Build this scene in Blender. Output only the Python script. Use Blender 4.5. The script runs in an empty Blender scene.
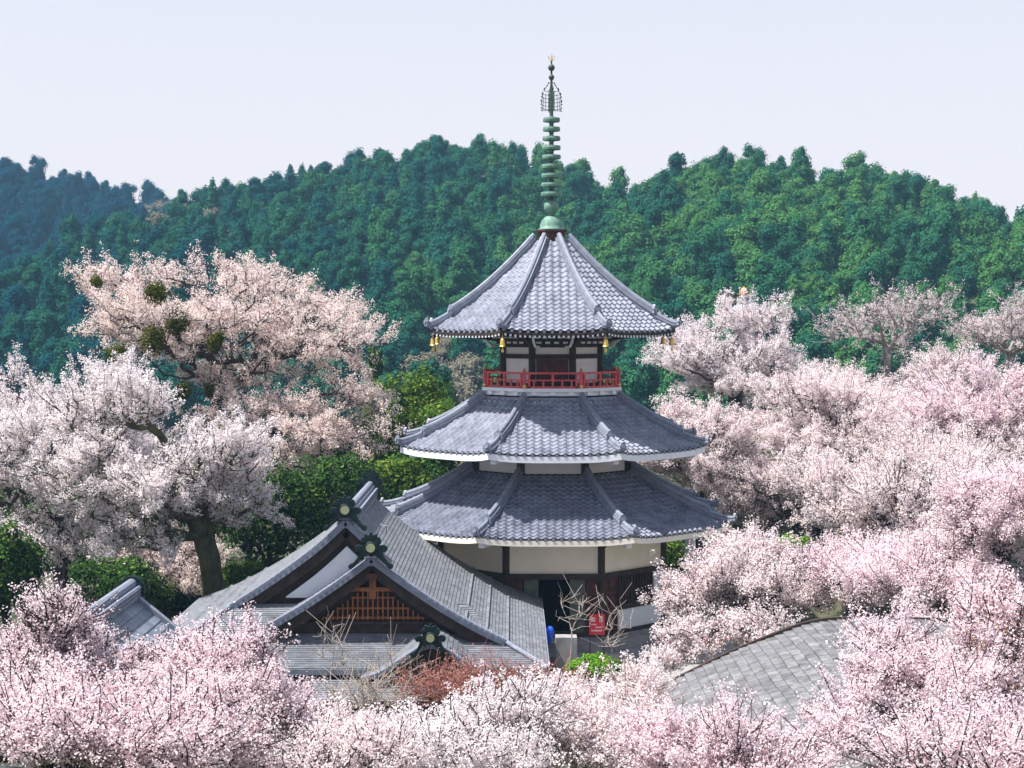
import bpy, math, random
import numpy as np
from mathutils import Vector, Matrix
sc = bpy.context.scene
C = sc.collection
PI = math.pi
R = math.radians
F = 1700.0          # focal length in pixels
HY = 320.0          # picture row of the horizon
EYE = 12.3          # eye height above the temple yard

# ---------------------------------------------------------------- camera, world, sun, exposure
cam = bpy.data.cameras.new("camera"); cam_o = bpy.data.objects.new("camera", cam); C.objects.link(cam_o)
cam.sensor_width = 36.0; cam.lens = F/1024*36.0
cam.clip_end = 5000
PITCH = math.atan((384-HY)/F)
cam_o.location = (0, 0, EYE); cam_o.rotation_euler = (PI/2-PITCH, 0, 0)
sc.camera = cam_o

SUN = Vector((-0.46, -0.10, 0.88)).normalized()      # towards the sun
w = bpy.data.worlds.new("World"); sc.world = w; w.use_nodes = True
nt = w.node_tree
bg = nt.nodes["Background"]
sky = nt.nodes.new("ShaderNodeTexSky"); sky.sky_type = 'NISHITA'; sky.sun_disc = False
sky.sun_elevation = math.asin(SUN.z); sky.sun_rotation = math.atan2(SUN.x, SUN.y)
sky.air_density = 1.0; sky.dust_density = 2.0; sky.ozone_density = 1.5; sky.altitude = 400
# thin bright haze veil: strongest towards the horizon, thinning overhead
tcw = nt.nodes.new("ShaderNodeTexCoord"); sxw = nt.nodes.new("ShaderNodeSeparateXYZ"); nt.links.new(tcw.outputs["Generated"], sxw.inputs[0])
mrw = nt.nodes.new("ShaderNodeMapRange"); mrw.inputs[1].default_value = 0.10; mrw.inputs[2].default_value = 0.38; mrw.inputs[3].default_value = 0.93; mrw.inputs[4].default_value = 0.25
nt.links.new(sxw.outputs[2], mrw.inputs[0])
mxw = nt.nodes.new("ShaderNodeMix"); mxw.data_type = 'RGBA'; mxw.inputs["B"].default_value = (4.75, 4.37, 4.48, 1)
nt.links.new(mrw.outputs[0], mxw.inputs["Factor"]); nt.links.new(sky.outputs[0], mxw.inputs["A"])
nt.links.new(mxw.outputs["Result"], bg.inputs[0]); bg.inputs[1].default_value = 0.105
sl = bpy.data.lights.new("sun", 'SUN'); sl.energy = 4.8; sl.angle = R(0.6); sl.color = (1.0, 0.965, 0.91)
so = bpy.data.objects.new("sun", sl); C.objects.link(so); so.rotation_euler = (-SUN).to_track_quat('-Z', 'Y').to_euler()
sc.view_settings.view_transform = 'Standard'; sc.view_settings.look = 'None'
sc.view_settings.exposure = 0.95; sc.view_settings.gamma = 1.0
cy = sc.cycles
cy.max_bounces = 7; cy.diffuse_bounces = 4; cy.glossy_bounces = 2; cy.transmission_bounces = 4; cy.volume_bounces = 0
cy.transparent_max_bounces = 4; cy.caustics_reflective = False; cy.caustics_refractive = False
cy.use_denoising = True
try: cy.denoiser = 'OPENIMAGEDENOISE'; cy.denoising_prefilter = 'ACCURATE'
except Exception: pass

# ---------------------------------------------------------------- materials
def newmat(name):
    m = bpy.data.materials.new(name); m.use_nodes = True
    n = m.node_tree.nodes; b = n["Principled BSDF"]
    return m, m.node_tree, b
def N(t, kind, **kw):
    n = t.nodes.new(kind)
    for k, v in kw.items(): setattr(n, k, v)
    return n
def plain(name, col, rough=0.75, var=0.12, scale=6.0, bump=0.0, spec=0.3, metal=0.0):
    m, t, b = newmat(name)
    tc = N(t, "ShaderNodeTexCoord")
    no = N(t, "ShaderNodeTexNoise"); no.inputs["Scale"].default_value = scale; no.inputs["Detail"].default_value = 5
    t.links.new(tc.outputs["Object"], no.inputs["Vector"])
    r = N(t, "ShaderNodeValToRGB")
    r.color_ramp.elements[0].position = 0.3; r.color_ramp.elements[1].position = 0.7
    r.color_ramp.elements[0].color = tuple(c*(1-var) for c in col)+(1,); r.color_ramp.elements[1].color = tuple(min(1, c*(1+var)) for c in col)+(1,)
    t.links.new(no.outputs["Fac"], r.inputs["Fac"]); t.links.new(r.outputs[0], b.inputs["Base Color"])
    b.inputs["Roughness"].default_value = rough; b.inputs["Specular IOR Level"].default_value = spec; b.inputs["Metallic"].default_value = metal
    if bump:
        bp = N(t, "ShaderNodeBump"); bp.inputs["Strength"].default_value = bump; bp.inputs["Distance"].default_value = 0.03
        t.links.new(no.outputs["Fac"], bp.inputs["Height"]); t.links.new(bp.outputs[0], b.inputs["Normal"])
    return m
def tiled(name, c0, c1, rough=0.4, spec=0.5, joint=0.0, jointcol=(0.05,0.05,0.06), stag=0.5, dirt=0.25, dscale=1.8):
    """UV in whole tiles: a colour per tile, optional thin joint across the row, staggered from row to row."""
    m, t, b = newmat(name)
    L = t.links.new
    uv = N(t, "ShaderNodeUVMap"); sp = N(t, "ShaderNodeSeparateXYZ"); L(uv.outputs[0], sp.inputs[0])
    fl = N(t, "ShaderNodeMath", operation='FLOOR'); L(sp.outputs[1], fl.inputs[0])
    md = N(t, "ShaderNodeMath", operation='MULTIPLY'); L(fl.outputs[0], md.inputs[0]); md.inputs[1].default_value = stag
    ad = N(t, "ShaderNodeMath", operation='ADD'); L(sp.outputs[0], ad.inputs[0]); L(md.outputs[0], ad.inputs[1])
    fx = N(t, "ShaderNodeMath", operation='FLOOR'); L(ad.outputs[0], fx.inputs[0])
    cb = N(t, "ShaderNodeCombineXYZ"); L(fx.outputs[0], cb.inputs[0]); L(fl.outputs[0], cb.inputs[1])
    wn = N(t, "ShaderNodeTexWhiteNoise", noise_dimensions='3D'); L(cb.outputs[0], wn.inputs["Vector"])
    mx = N(t, "ShaderNodeMix", data_type='RGBA'); mx.inputs["A"].default_value = c0+(1,); mx.inputs["B"].default_value = c1+(1,)
    L(wn.outputs["Value"], mx.inputs["Factor"])
    tc = N(t, "ShaderNodeTexCoord"); no = N(t, "ShaderNodeTexNoise"); no.inputs["Scale"].default_value = dscale; no.inputs["Detail"].default_value = 10; no.inputs["Roughness"].default_value = 0.65
    L(tc.outputs["Object"], no.inputs["Vector"])
    mr = N(t, "ShaderNodeMapRange"); mr.inputs[1].default_value = 0.35; mr.inputs[2].default_value = 0.7; mr.inputs[3].default_value = 1-dirt; mr.inputs[4].default_value = 1.0+dirt*0.4
    L(no.outputs["Fac"], mr.inputs[0])
    m2 = N(t, "ShaderNodeMix", data_type='RGBA', blend_type='MULTIPLY'); m2.inputs["Factor"].default_value = 1
    L(mx.outputs["Result"], m2.inputs["A"]); L(mr.outputs[0], m2.inputs["B"])
    out = m2.outputs["Result"]
    if joint:
        fr = N(t, "ShaderNodeMath", operation='FRACT'); L(ad.outputs[0], fr.inputs[0])
        lt = N(t, "ShaderNodeMath", operation='LESS_THAN'); L(fr.outputs[0], lt.inputs[0]); lt.inputs[1].default_value = joint
        m3 = N(t, "ShaderNodeMix", data_type='RGBA'); m3.inputs["B"].default_value = jointcol+(1,)
        L(lt.outputs[0], m3.inputs["Factor"]); L(out, m3.inputs["A"]); out = m3.outputs["Result"]
    L(out, b.inputs["Base Color"])
    b.inputs["Roughness"].default_value = rough; b.inputs["Specular IOR Level"].default_value = spec
    return m
def leafy(name, cols, trans=0.35, hue_obj=0.0, world=0.0, worldcols=None, rough=None):
    """Foliage or petals: colour by a value stored per face (v), light passes through the thin faces."""
    m, t, b = newmat(name); t.nodes.remove(b); L = t.links.new
    out = t.nodes["Material Output"]
    at = N(t, "ShaderNodeAttribute", attribute_name="v")
    r = N(t, "ShaderNodeValToRGB"); els = r.color_ramp.elements
    while len(els) < len(cols): els.new(0.5)
    for i, c in enumerate(cols):
        els[i].position = c[0]; els[i].color = c[1]+(1,)
    L(at.outputs["Fac"], r.inputs["Fac"])
    col = r.outputs[0]
    if worldcols:
        oi = N(t, "ShaderNodeObjectInfo")
        mm = N(t, "ShaderNodeValToRGB"); e2 = mm.color_ramp.elements
        while len(e2) < len(worldcols): e2.new(0.5)
        for i, c in enumerate(worldcols): e2[i].position = c[0]; e2[i].color = c[1]+(1,)
        # a mix of chance (each tree) and of place (tree stands; painted haze to left and far)
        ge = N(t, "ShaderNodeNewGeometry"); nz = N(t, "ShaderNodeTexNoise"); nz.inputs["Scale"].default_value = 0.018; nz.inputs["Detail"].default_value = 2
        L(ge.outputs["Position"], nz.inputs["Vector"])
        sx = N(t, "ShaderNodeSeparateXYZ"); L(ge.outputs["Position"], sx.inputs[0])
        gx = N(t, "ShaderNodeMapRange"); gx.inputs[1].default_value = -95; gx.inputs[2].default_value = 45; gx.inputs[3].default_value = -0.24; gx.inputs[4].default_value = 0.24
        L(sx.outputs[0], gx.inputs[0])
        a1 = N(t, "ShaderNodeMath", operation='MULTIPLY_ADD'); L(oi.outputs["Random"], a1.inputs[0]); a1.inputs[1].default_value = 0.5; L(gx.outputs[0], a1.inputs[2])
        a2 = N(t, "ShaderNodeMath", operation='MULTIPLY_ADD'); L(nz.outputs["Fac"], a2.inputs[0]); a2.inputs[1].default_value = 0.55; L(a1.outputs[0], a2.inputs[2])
        gy_haze = N(t, "ShaderNodeMapRange"); gy_haze.inputs[1].default_value = 388; gy_haze.inputs[2].default_value = 402; gy_haze.inputs[3].default_value = 0.0; gy_haze.inputs[4].default_value = -0.42  # far hill turned bluer: distance haze painted into the leaf colour
        L(sx.outputs[1], gy_haze.inputs[0]); a3 = N(t, "ShaderNodeMath", operation='ADD'); L(a2.outputs[0], a3.inputs[0]); L(gy_haze.outputs[0], a3.inputs[1])
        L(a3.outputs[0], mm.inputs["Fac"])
        mu = N(t, "ShaderNodeMix", data_type='RGBA', blend_type='MULTIPLY'); mu.inputs["Factor"].default_value = 1
        L(col, mu.inputs["A"]); L(mm.outputs[0], mu.inputs["B"]); col = mu.outputs["Result"]
    d = N(t, "ShaderNodeBsdfDiffuse"); tr = N(t, "ShaderNodeBsdfTranslucent"); ms = N(t, "ShaderNodeMixShader"); ms.inputs[0].default_value = trans
    L(col, d.inputs[0]); L(col, tr.inputs[0]); L(d.outputs[0], ms.inputs[1]); L(tr.outputs[0], ms.inputs[2]); L(ms.outputs[0], out.inputs["Surface"])
    return m

M = {}
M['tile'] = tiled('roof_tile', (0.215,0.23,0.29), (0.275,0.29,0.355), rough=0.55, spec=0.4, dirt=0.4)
M['tile_low_shaded'] = tiled('lowest_roof_tile_shaded', (0.155,0.17,0.225), (0.205,0.22,0.28), rough=0.55, spec=0.4, dirt=0.45)  # slightly darker tile, with part of the roof's shade put in its colour
M['tile_ridge'] = plain('ridge_tile', (0.20,0.22,0.275), rough=0.5, var=0.2, scale=5, spec=0.45)
M['shingle'] = tiled('hall_shingle', (0.145,0.155,0.175), (0.215,0.225,0.25), rough=0.5, spec=0.5, joint=0.03, jointcol=(0.10,0.11,0.13), dirt=0.3)
M['shingle_warm'] = tiled('near_shingle', (0.145,0.143,0.15), (0.235,0.232,0.238), rough=0.65, spec=0.3, joint=0.07, dscale=3.5, jointcol=(0.09,0.085,0.09), stag=0.37, dirt=0.5)
M['small_tile'] = tiled('store_tile', (0.13,0.16,0.20), (0.21,0.245,0.30), rough=0.45, spec=0.5, joint=0.05, jointcol=(0.07,0.08,0.10), dirt=0.3)
M['patina'] = plain('patina', (0.007,0.019,0.020), rough=0.6, var=0.4, scale=9, spec=0.25, bump=0.3)
M['bronze'] = plain('green_bronze', (0.13,0.25,0.19), rough=0.6, var=0.3, scale=7, spec=0.4)
M['bronze_dark'] = plain('dark_bronze', (0.045,0.075,0.06), rough=0.55, var=0.3, scale=7, spec=0.4)
M['gold'] = plain('gold', (0.75,0.50,0.12), rough=0.4, var=0.1, spec=0.6, metal=0.6)
M['old_gold'] = plain('old_gold', (0.42,0.20,0.06), rough=0.7, var=0.2)
M['pale_gold'] = plain('weathered_gold', (0.34,0.37,0.20), rough=0.6, var=0.15, scale=12)
M['wood'] = plain('dark_wood', (0.045,0.028,0.022), rough=0.7, var=0.35, scale=4, bump=0.2)
M['wood_red'] = plain('red_brown_wood', (0.085,0.028,0.022), rough=0.6, var=0.35, scale=4)
M['wood_warm'] = plain('warm_wood', (0.30,0.105,0.035), rough=0.6, var=0.3, scale=5)
M['wood_grey'] = plain('grey_green_board', (0.12,0.13,0.105), rough=0.8, var=0.3, scale=3)
M['black'] = plain('room_shade_black', (0.006,0.006,0.006), rough=1.0, spec=0.0)
M['plaster'] = plain('plaster', (0.84,0.81,0.80), rough=0.9, var=0.06, scale=1.5)
M['cream'] = plain('cream_plaster', (0.90,0.83,0.70), rough=0.9, var=0.05, scale=1.5)
M['white'] = plain('white_paint', (0.80,0.81,0.84), rough=0.6, var=0.05, scale=3)
M['red'] = plain('vermilion', (0.60,0.085,0.09), rough=0.5, var=0.2, scale=6)
M['stone'] = plain('stone', (0.27,0.26,0.26), rough=0.85, var=0.25, scale=2.5, bump=0.3)
M['rock'] = plain('rock', (0.25,0.21,0.18), rough=0.9, var=0.35, scale=2.0, bump=0.6)
M['blue'] = plain('blue_sheet', (0.015,0.09,0.65), rough=0.5, var=0.2, scale=5)
M['poster'] = plain('poster_red', (0.65,0.03,0.05), rough=0.5, var=0.1)
M['poster_pale'] = plain('poster_pink', (0.80,0.45,0.45), rough=0.5, var=0.1)
M['bark'] = plain('bark', (0.055,0.04,0.038), rough=0.9, var=0.45, scale=5)
M['bark_grey'] = plain('grey_bark', (0.26,0.23,0.22), rough=0.9, var=0.35, scale=5)
M['bark_moss'] = plain('mossy_bark', (0.075,0.07,0.035), rough=0.95, var=0.5, scale=3, bump=0.5)
M['bark_pale'] = plain('pale_twig', (0.36,0.31,0.27), rough=0.9, var=0.3, scale=5)
M['bud_brown'] = leafy('bud_brown', [(0,(0.30,0.12,0.10)),(1,(0.58,0.32,0.28))], trans=0.3)
M['twig_red'] = plain('red_twig', (0.30,0.13,0.10), rough=0.9, var=0.3, scale=5)
M['forest'] = leafy('forest_leaf', [(0,(0.55,0.55,0.55)),(1,(1.3,1.3,1.3))], trans=0.15,
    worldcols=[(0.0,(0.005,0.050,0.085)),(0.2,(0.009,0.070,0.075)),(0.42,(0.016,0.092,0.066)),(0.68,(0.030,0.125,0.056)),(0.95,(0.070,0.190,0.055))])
M['forest_grey'] = leafy('bare_wood_leaf', [(0,(0.10,0.09,0.07)),(1,(0.24,0.22,0.16))], trans=0.1)
M['mistletoe'] = leafy('mistletoe_leaf', [(0,(0.03,0.04,0.006)),(1,(0.13,0.14,0.02))], trans=0.3)
M['dark_leaf'] = leafy('camellia_leaf', [(0,(0.014,0.036,0.012)),(0.7,(0.05,0.11,0.025)),(1,(0.20,0.29,0.07))], trans=0.2)
M['olive_leaf'] = leafy('olive_leaf', [(0,(0.03,0.075,0.012)),(0.6,(0.11,0.19,0.03)),(1,(0.30,0.36,0.08))], trans=0.35)
M['lime_leaf'] = leafy('lime_leaf', [(0,(0.06,0.18,0.012)),(1,(0.24,0.46,0.04))], trans=0.4)
M['blue_leaf'] = leafy('bluish_leaf', [(0,(0.012,0.06,0.05)),(1,(0.045,0.15,0.10))], trans=0.2)
M['orange_leaf'] = leafy('young_leaf', [(0,(0.42,0.20,0.09)),(1,(0.74,0.46,0.24))], trans=0.4)
M['red_leaf'] = leafy('bud_red', [(0,(0.50,0.22,0.20)),(1,(0.80,0.48,0.44))], trans=0.4)
def petals(name, base, dark=0.75):
    return leafy(name, [(0, tuple(c*dark*f for c, f in zip(base, (0.95,0.80,0.82)))), (0.25, tuple(c*0.95 for c in base)), (1, tuple(min(0.95, c*1.06+0.01) for c in base))], trans=0.5)
M['petal_white'] = petals('petal_white', (0.92,0.84,0.85))
M['petal_pale'] = petals('petal_pale', (0.92,0.81,0.815))
M['petal_peach'] = petals('petal_peach', (0.91,0.78,0.745))
M['petal_pink'] = petals('petal_pink', (0.93,0.775,0.81))
M['petal_grey'] = petals('petal_grey', (0.82,0.72,0.73))

# ---------------------------------------------------------------- mesh helpers
def tag(o, label=None, cat=None, group=None, kind=None):
    if label: o["label"] = label
    if cat: o["category"] = cat
    if group: o["group"] = group
    if kind: o["kind"] = kind
    return o
def thing(name, label, cat, loc=(0,0,0), group=None):
    o = bpy.data.objects.new(name, None); C.objects.link(o); o.location = loc; o.empty_display_size = 0.5
    return tag(o, label, cat, group)
def link(name, me, parent=None):
    o = bpy.data.objects.new(name, me); C.objects.link(o)
    if parent is not None:
        o.parent = parent
        if parent.type == 'EMPTY': o.matrix_parent_inverse = Matrix.Translation(-Vector(parent.location))
    return o
class MB:
    """Collects boxes, tubes, prisms and grids in world coordinates; build() links them as one mesh object."""
    def __init__(s): s.v = []; s.f = []; s.uv = []; s.has_uv = False; s.cur = 0; s.mi = []
    def add(s, vs, fs, uvs=None):
        n = len(s.v); s.mi += [s.cur]*len(fs); s.v += [tuple(p) for p in vs]; s.f += [tuple(n+i for i in f) for f in fs]
        if uvs is None: uvs = [(0, 0)]*sum(len(f) for f in fs)
        else: s.has_uv = True
        s.uv += uvs
        return s
    def box(s, x0, x1, y0, y1, z0, z1):
        vs = [(x, y, z) for z in (z0, z1) for y in (y0, y1) for x in (x0, x1)]
        return s.add(vs, [(0,2,3,1),(4,5,7,6),(0,1,5,4),(2,6,7,3),(0,4,6,2),(1,3,7,5)])
    def obox(s, c, ux, uy, uz, hx, hy, hz):
        c, ux, uy, uz = Vector(c), Vector(ux).normalized(), Vector(uy).normalized(), Vector(uz).normalized()
        vs = [c+ux*(i*hx)+uy*(j*hy)+uz*(k*hz) for k in (-1,1) for j in (-1,1) for i in (-1,1)]
        return s.add(vs, [(0,2,3,1),(4,5,7,6),(0,1,5,4),(2,6,7,3),(0,4,6,2),(1,3,7,5)])
    def beam(s, a, b, w_, h_, up=(0,0,1)):
        a, b = Vector(a), Vector(b); d = (b-a); L_ = d.length
        if L_ < 1e-6: return s
        d.normalize(); side = d.cross(Vector(up))
        if side.length < 1e-4: side = d.cross(Vector((1,0,0)))
        side.normalize(); u = side.cross(d).normalized()
        return s.obox((a+b)/2, d, side, u, L_/2, w_/2, h_/2)
    def tube(s, pts, rad, n=8, cap=True):
        pts = [Vector(p) for p in pts]
        if not hasattr(rad, '__len__'): rad = [rad]*len(pts)
        vs = []; prev = None
        for i, p in enumerate(pts):
            d = (pts[min(i+1, len(pts)-1)]-pts[max(i-1, 0)]).normalized()
            a = d.cross(Vector((0,0,1))) if abs(d.z) < 0.95 else d.cross(Vector((1,0,0)))
            a.normalize(); b = d.cross(a)
            vs += [p+(a*math.cos(2*PI*k/n)+b*math.sin(2*PI*k/n))*rad[i] for k in range(n)]
        fs = [(i*n+k, i*n+(k+1) % n, (i+1)*n+(k+1) % n, (i+1)*n+k) for i in range(len(pts)-1) for k in range(n)]
        if cap: fs += [tuple(range(n-1, -1, -1)), tuple((len(pts)-1)*n+k for k in range(n))]
        return s.add(vs, fs)
    def lathe(s, c, prof, n=20, rot=0.0):
        vs = [(c[0]+r*math.cos(2*PI*k/n+rot), c[1]+r*math.sin(2*PI*k/n+rot), c[2]+z) for r, z in prof for k in range(n)]
        fs = [(i*n+k, i*n+(k+1) % n, (i+1)*n+(k+1) % n, (i+1)*n+k) for i in range(len(prof)-1) for k in range(n)]
        fs += [tuple(range(n-1, -1, -1)), tuple((len(prof)-1)*n+k for k in range(n))]
        return s.add(vs, fs)
    def prism(s, poly, z0, z1):
        n = len(poly)
        vs = [(x, y, z0) for x, y in poly]+[(x, y, z1) for x, y in poly]
        return s.add(vs, [tuple(range(n-1, -1, -1)), tuple(range(n, 2*n))]+[(k, (k+1) % n, n+(k+1) % n, n+k) for k in range(n)])
    def plate(s, poly, o, ux, uz, t):
        """A flat outline (x,z) in the plane ux,uz at o, given thickness t."""
        o, ux, uz = Vector(o), Vector(ux).normalized(), Vector(uz).normalized(); nn = ux.cross(uz)
        n = len(poly)
        vs = [o+ux*x+uz*z+nn*(t/2) for x, z in poly]+[o+ux*x+uz*z-nn*(t/2) for x, z in poly]
        return s.add(vs, [tuple(range(n)), tuple(range(2*n-1, n-1, -1))]+[(k, n+k, n+(k+1) % n, (k+1) % n) for k in range(n)])
    def grid(s, P, uvf=None):
        """P: rows of points."""
        nr, nc = len(P), len(P[0])
        vs = [p for row in P for p in row]; fs = []; uvs = []
        for i in range(nr-1):
            for j in range(nc-1):
                fs.append((i*nc+j, i*nc+j+1, (i+1)*nc+j+1, (i+1)*nc+j))
                if uvf: uvs += [uvf(i, j, a, b) for a, b in ((0,0),(0,1),(1,1),(1,0))]
        return s.add(vs, fs, uvs if uvf else None)
    def build(s, name, mat, parent=None, smooth=False):
        me = bpy.data.meshes.new(name); me.from_pydata(s.v, [], s.f)
        mats = mat if isinstance(mat, (list, tuple)) else [mat]
        for m in mats: me.materials.append(m)
        if s.has_uv:
            ul = me.uv_layers.new(name="UVMap"); ul.data.foreach_set("uv", np.array(s.uv, dtype=np.float32).ravel())
        if smooth: me.polygons.foreach_set("use_smooth", [True]*len(me.polygons))
        if any(s.mi): me.polygons.foreach_set("material_index", s.mi)
        me.update()
        return link(name, me, parent)

def raw_mesh(name, verts, nper, mat, v=None, mats=None, matidx=None):
    """verts (F*nper,3) of separate faces with nper corners each -> mesh, fast."""
    verts = np.asarray(verts, dtype=np.float32); nv = len(verts); nf = nv//nper
    me = bpy.data.meshes.new(name)
    me.vertices.add(nv); me.vertices.foreach_set("co", verts.ravel())
    me.loops.add(nv); me.loops.foreach_set("vertex_index", np.arange(nv, dtype=np.int32))
    me.polygons.add(nf); me.polygons.foreach_set("loop_start", np.arange(0, nv, nper, dtype=np.int32))
    me.polygons.foreach_set("loop_total", np.full(nf, nper, dtype=np.int32))
    if v is not None:
        at = me.attributes.new("v", 'FLOAT', 'FACE'); at.data.foreach_set("value", np.asarray(v, dtype=np.float32))
    for m in (mats or [mat]): me.materials.append(m)
    if matidx is not None: me.polygons.foreach_set("material_index", np.asarray(matidx, dtype=np.int32))
    me.update(calc_edges=True)
    return me
def leaf_faces(rng, c, size, nrm=None, jitter=1.0, aspect=0.7, bend=0.25):
    """Quads at centres c (N,3); normals scattered round nrm (N,3) or wholly random. size scalar or (N,)."""
    n = len(c); rnd = rng.normal(size=(n, 3)); rnd /= np.linalg.norm(rnd, axis=1, keepdims=True)+1e-9
    nn = rnd if nrm is None else nrm+rnd*jitter
    nn /= np.linalg.norm(nn, axis=1, keepdims=True)+1e-9
    t = np.cross(nn, rng.normal(size=(n, 3))); t /= np.linalg.norm(t, axis=1, keepdims=True)+1e-9
    b = np.cross(nn, t)
    sz = (np.asarray(size)*rng.uniform(0.65, 1.3, n)/2)[:, None]
    asp = aspect*rng.uniform(0.8, 1.25, n)[:, None]
    bd = nn*sz*bend*2
    p0 = c-t*sz+bd; p1 = c-b*sz*asp; p2 = c+t*sz+bd; p3 = c+b*sz*asp
    return np.stack([p0, p1, p2, p3], axis=1).reshape(-1, 3)

def px(x, y, Y):
    """World point at depth Y seen at picture position (x, y) from the photographer's place (used to read sizes off the photograph)."""
    # camera space, then undo the pitch
    cx = (x-512)/F; cyy = -(y-384)/F
    d = Vector((cx, math.cos(PITCH)+cyy*math.sin(PITCH), -math.sin(PITCH)+cyy*math.cos(PITCH)))
    k = Y/d.y
    return Vector((d.x*k, Y, EYE+d.z*k))

# ---------------------------------------------------------------- terrain
def sstep(t): t = np.clip(t, 0, 1); return t*t*(3-2*t)
RIDGE = {   # picture columns and rows of the tree-top skyline of three wooded ridges, and their distance
 'far': (560., [(-500,150),(-200,130),(-60,140),(0,158),(60,178),(115,190),(150,196),(190,202),(260,235),(400,310),(1600,330)]),
 'mid': (385., [(-500,330),(-120,320),(0,292),(50,262),(90,232),(130,208),(165,200),(205,192),(290,168),(340,158),(400,150),(432,134),(470,144),(520,150),(560,160),(610,182),(680,215),(800,290),(1000,330),(1700,330)]),
 'near': (325., [(-500,450),(330,440),(400,390),(450,340),(500,280),(550,225),(590,188),(630,172),(690,152),(740,145),(780,152),(830,157),(885,152),(930,178),(985,203),(1030,214),(1120,232),(1300,230),(1700,260)])}
TREE_H = {'far': 9.0, 'mid': 8.3, 'near': 9.6}
def base_z(x, y):
    z = 10.6-9.9*sstep((y+2)/33.0)                            # the slope the photographer stands on
    z = z+4.5*sstep((y-58)/26)*sstep((x-6)/12)                # rising ground right of the pagoda
    z = z+2.2*sstep((x-8)/12)*sstep((y-30)/20)*(1-sstep((y-58)/26))*0.6
    z = z-14*sstep((y-100)/70)
    z = z+4*sstep((-x-60)/60)
    z = z-0.5*sstep((y-32)/12)
    return z
def terrain(x, y):
    x = np.asarray(x, float); y = np.asarray(y, float)
    z = base_z(x, y)
    for k, (D, pts) in RIDGE.items():
        col = x/D*F+512
        row = np.interp(col, [p[0] for p in pts], [p[1] for p in pts])
        h = EYE+(HY-row)*D/F-TREE_H[k]
        foot = D*0.50
        t = (y-foot)/(D-foot)
        up = -14+(h+14)*np.where(t < 1, np.clip(t, 0, 1)**0.9, 1-0.6*np.clip((t-1)*1.5, 0, 1))
        up = np.where(t < 0, -99, up)
        z = np.maximum(z, up)
    z = z+0.6*np.sin(x*0.05+1)*np.sin(y*0.04)*sstep((y-120)/60)
    return z
xs = np.concatenate([np.linspace(-560, -120, 45)[:-1], np.linspace(-120, 120, 121)[:-1], np.linspace(120, 560, 45)])
ys = np.concatenate([np.linspace(-40, 130, 100)[:-1], np.linspace(130, 760, 150)])
XX, YY = np.meshgrid(xs, ys); ZZ = terrain(XX, YY)
g = MB(); P = [[(XX[i, j], YY[i, j], ZZ[i, j]) for j in range(len(xs))] for i in range(len(ys))]
g.grid(P)
gm, gt, gb = newmat('ground')
tc = N(gt, "ShaderNodeTexCoord"); no = N(gt, "ShaderNodeTexNoise"); no.inputs["Scale"].default_value = 0.7; no.inputs["Detail"].default_value = 9
gt.links.new(tc.outputs["Object"], no.inputs["Vector"])
rr = N(gt, "ShaderNodeValToRGB"); rr.color_ramp.elements[0].position = 0.35; rr.color_ramp.elements[0].color = (0.022,0.045,0.015,1)
rr.color_ramp.elements[1].position = 0.68; rr.color_ramp.elements[1].color = (0.085,0.075,0.045,1)
gt.links.new(no.outputs["Fac"], rr.inputs["Fac"]); gt.links.new(rr.outputs[0], gb.inputs["Base Color"]); gb.inputs["Roughness"].default_value = 1.0
tag(g.build('ground', gm, smooth=True), kind='structure')
# ---------------------------------------------------------------- pagoda
PX_, PY_ = 1.50, 65.0
def pr(x, y): return (PX_+x, PY_+y)
def va(k): return R(-90-22.5+45*k)                  # vertex k of the octagon; face k lies between vertex k and k+1, face 0 looks at the camera
def vert(r, k, z): return Vector((PX_+r*math.cos(va(k)), PY_+r*math.sin(va(k)), z))
def octa(r): return [(PX_+r*math.cos(va(k)), PY_+r*math.sin(va(k))) for k in range(8)]
pag = thing('pagoda', 'eight-sided three-tiered pagoda with blue-grey tiled roofs and a red balcony under the top roof', 'pagoda', (PX_, PY_, 0.3))

m = MB(); m.prism(octa(6.3), -0.6, 0.55); m.prism(octa(5.5), 0.55, 0.90)
m.build('stone_platform', M['stone'], pag)
for a, b_, z in ((-1.6, 1.6, 0.42), (-1.6, 1.6, 0.62)):
    pass
m = MB()
for i in range(3): m.box(PX_-1.5, PX_+1.5, PY_-6.9+i*0.36, PY_-5.2, -0.4, 0.05+0.24*i)
m.build('steps', M['stone'], pag)

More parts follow.
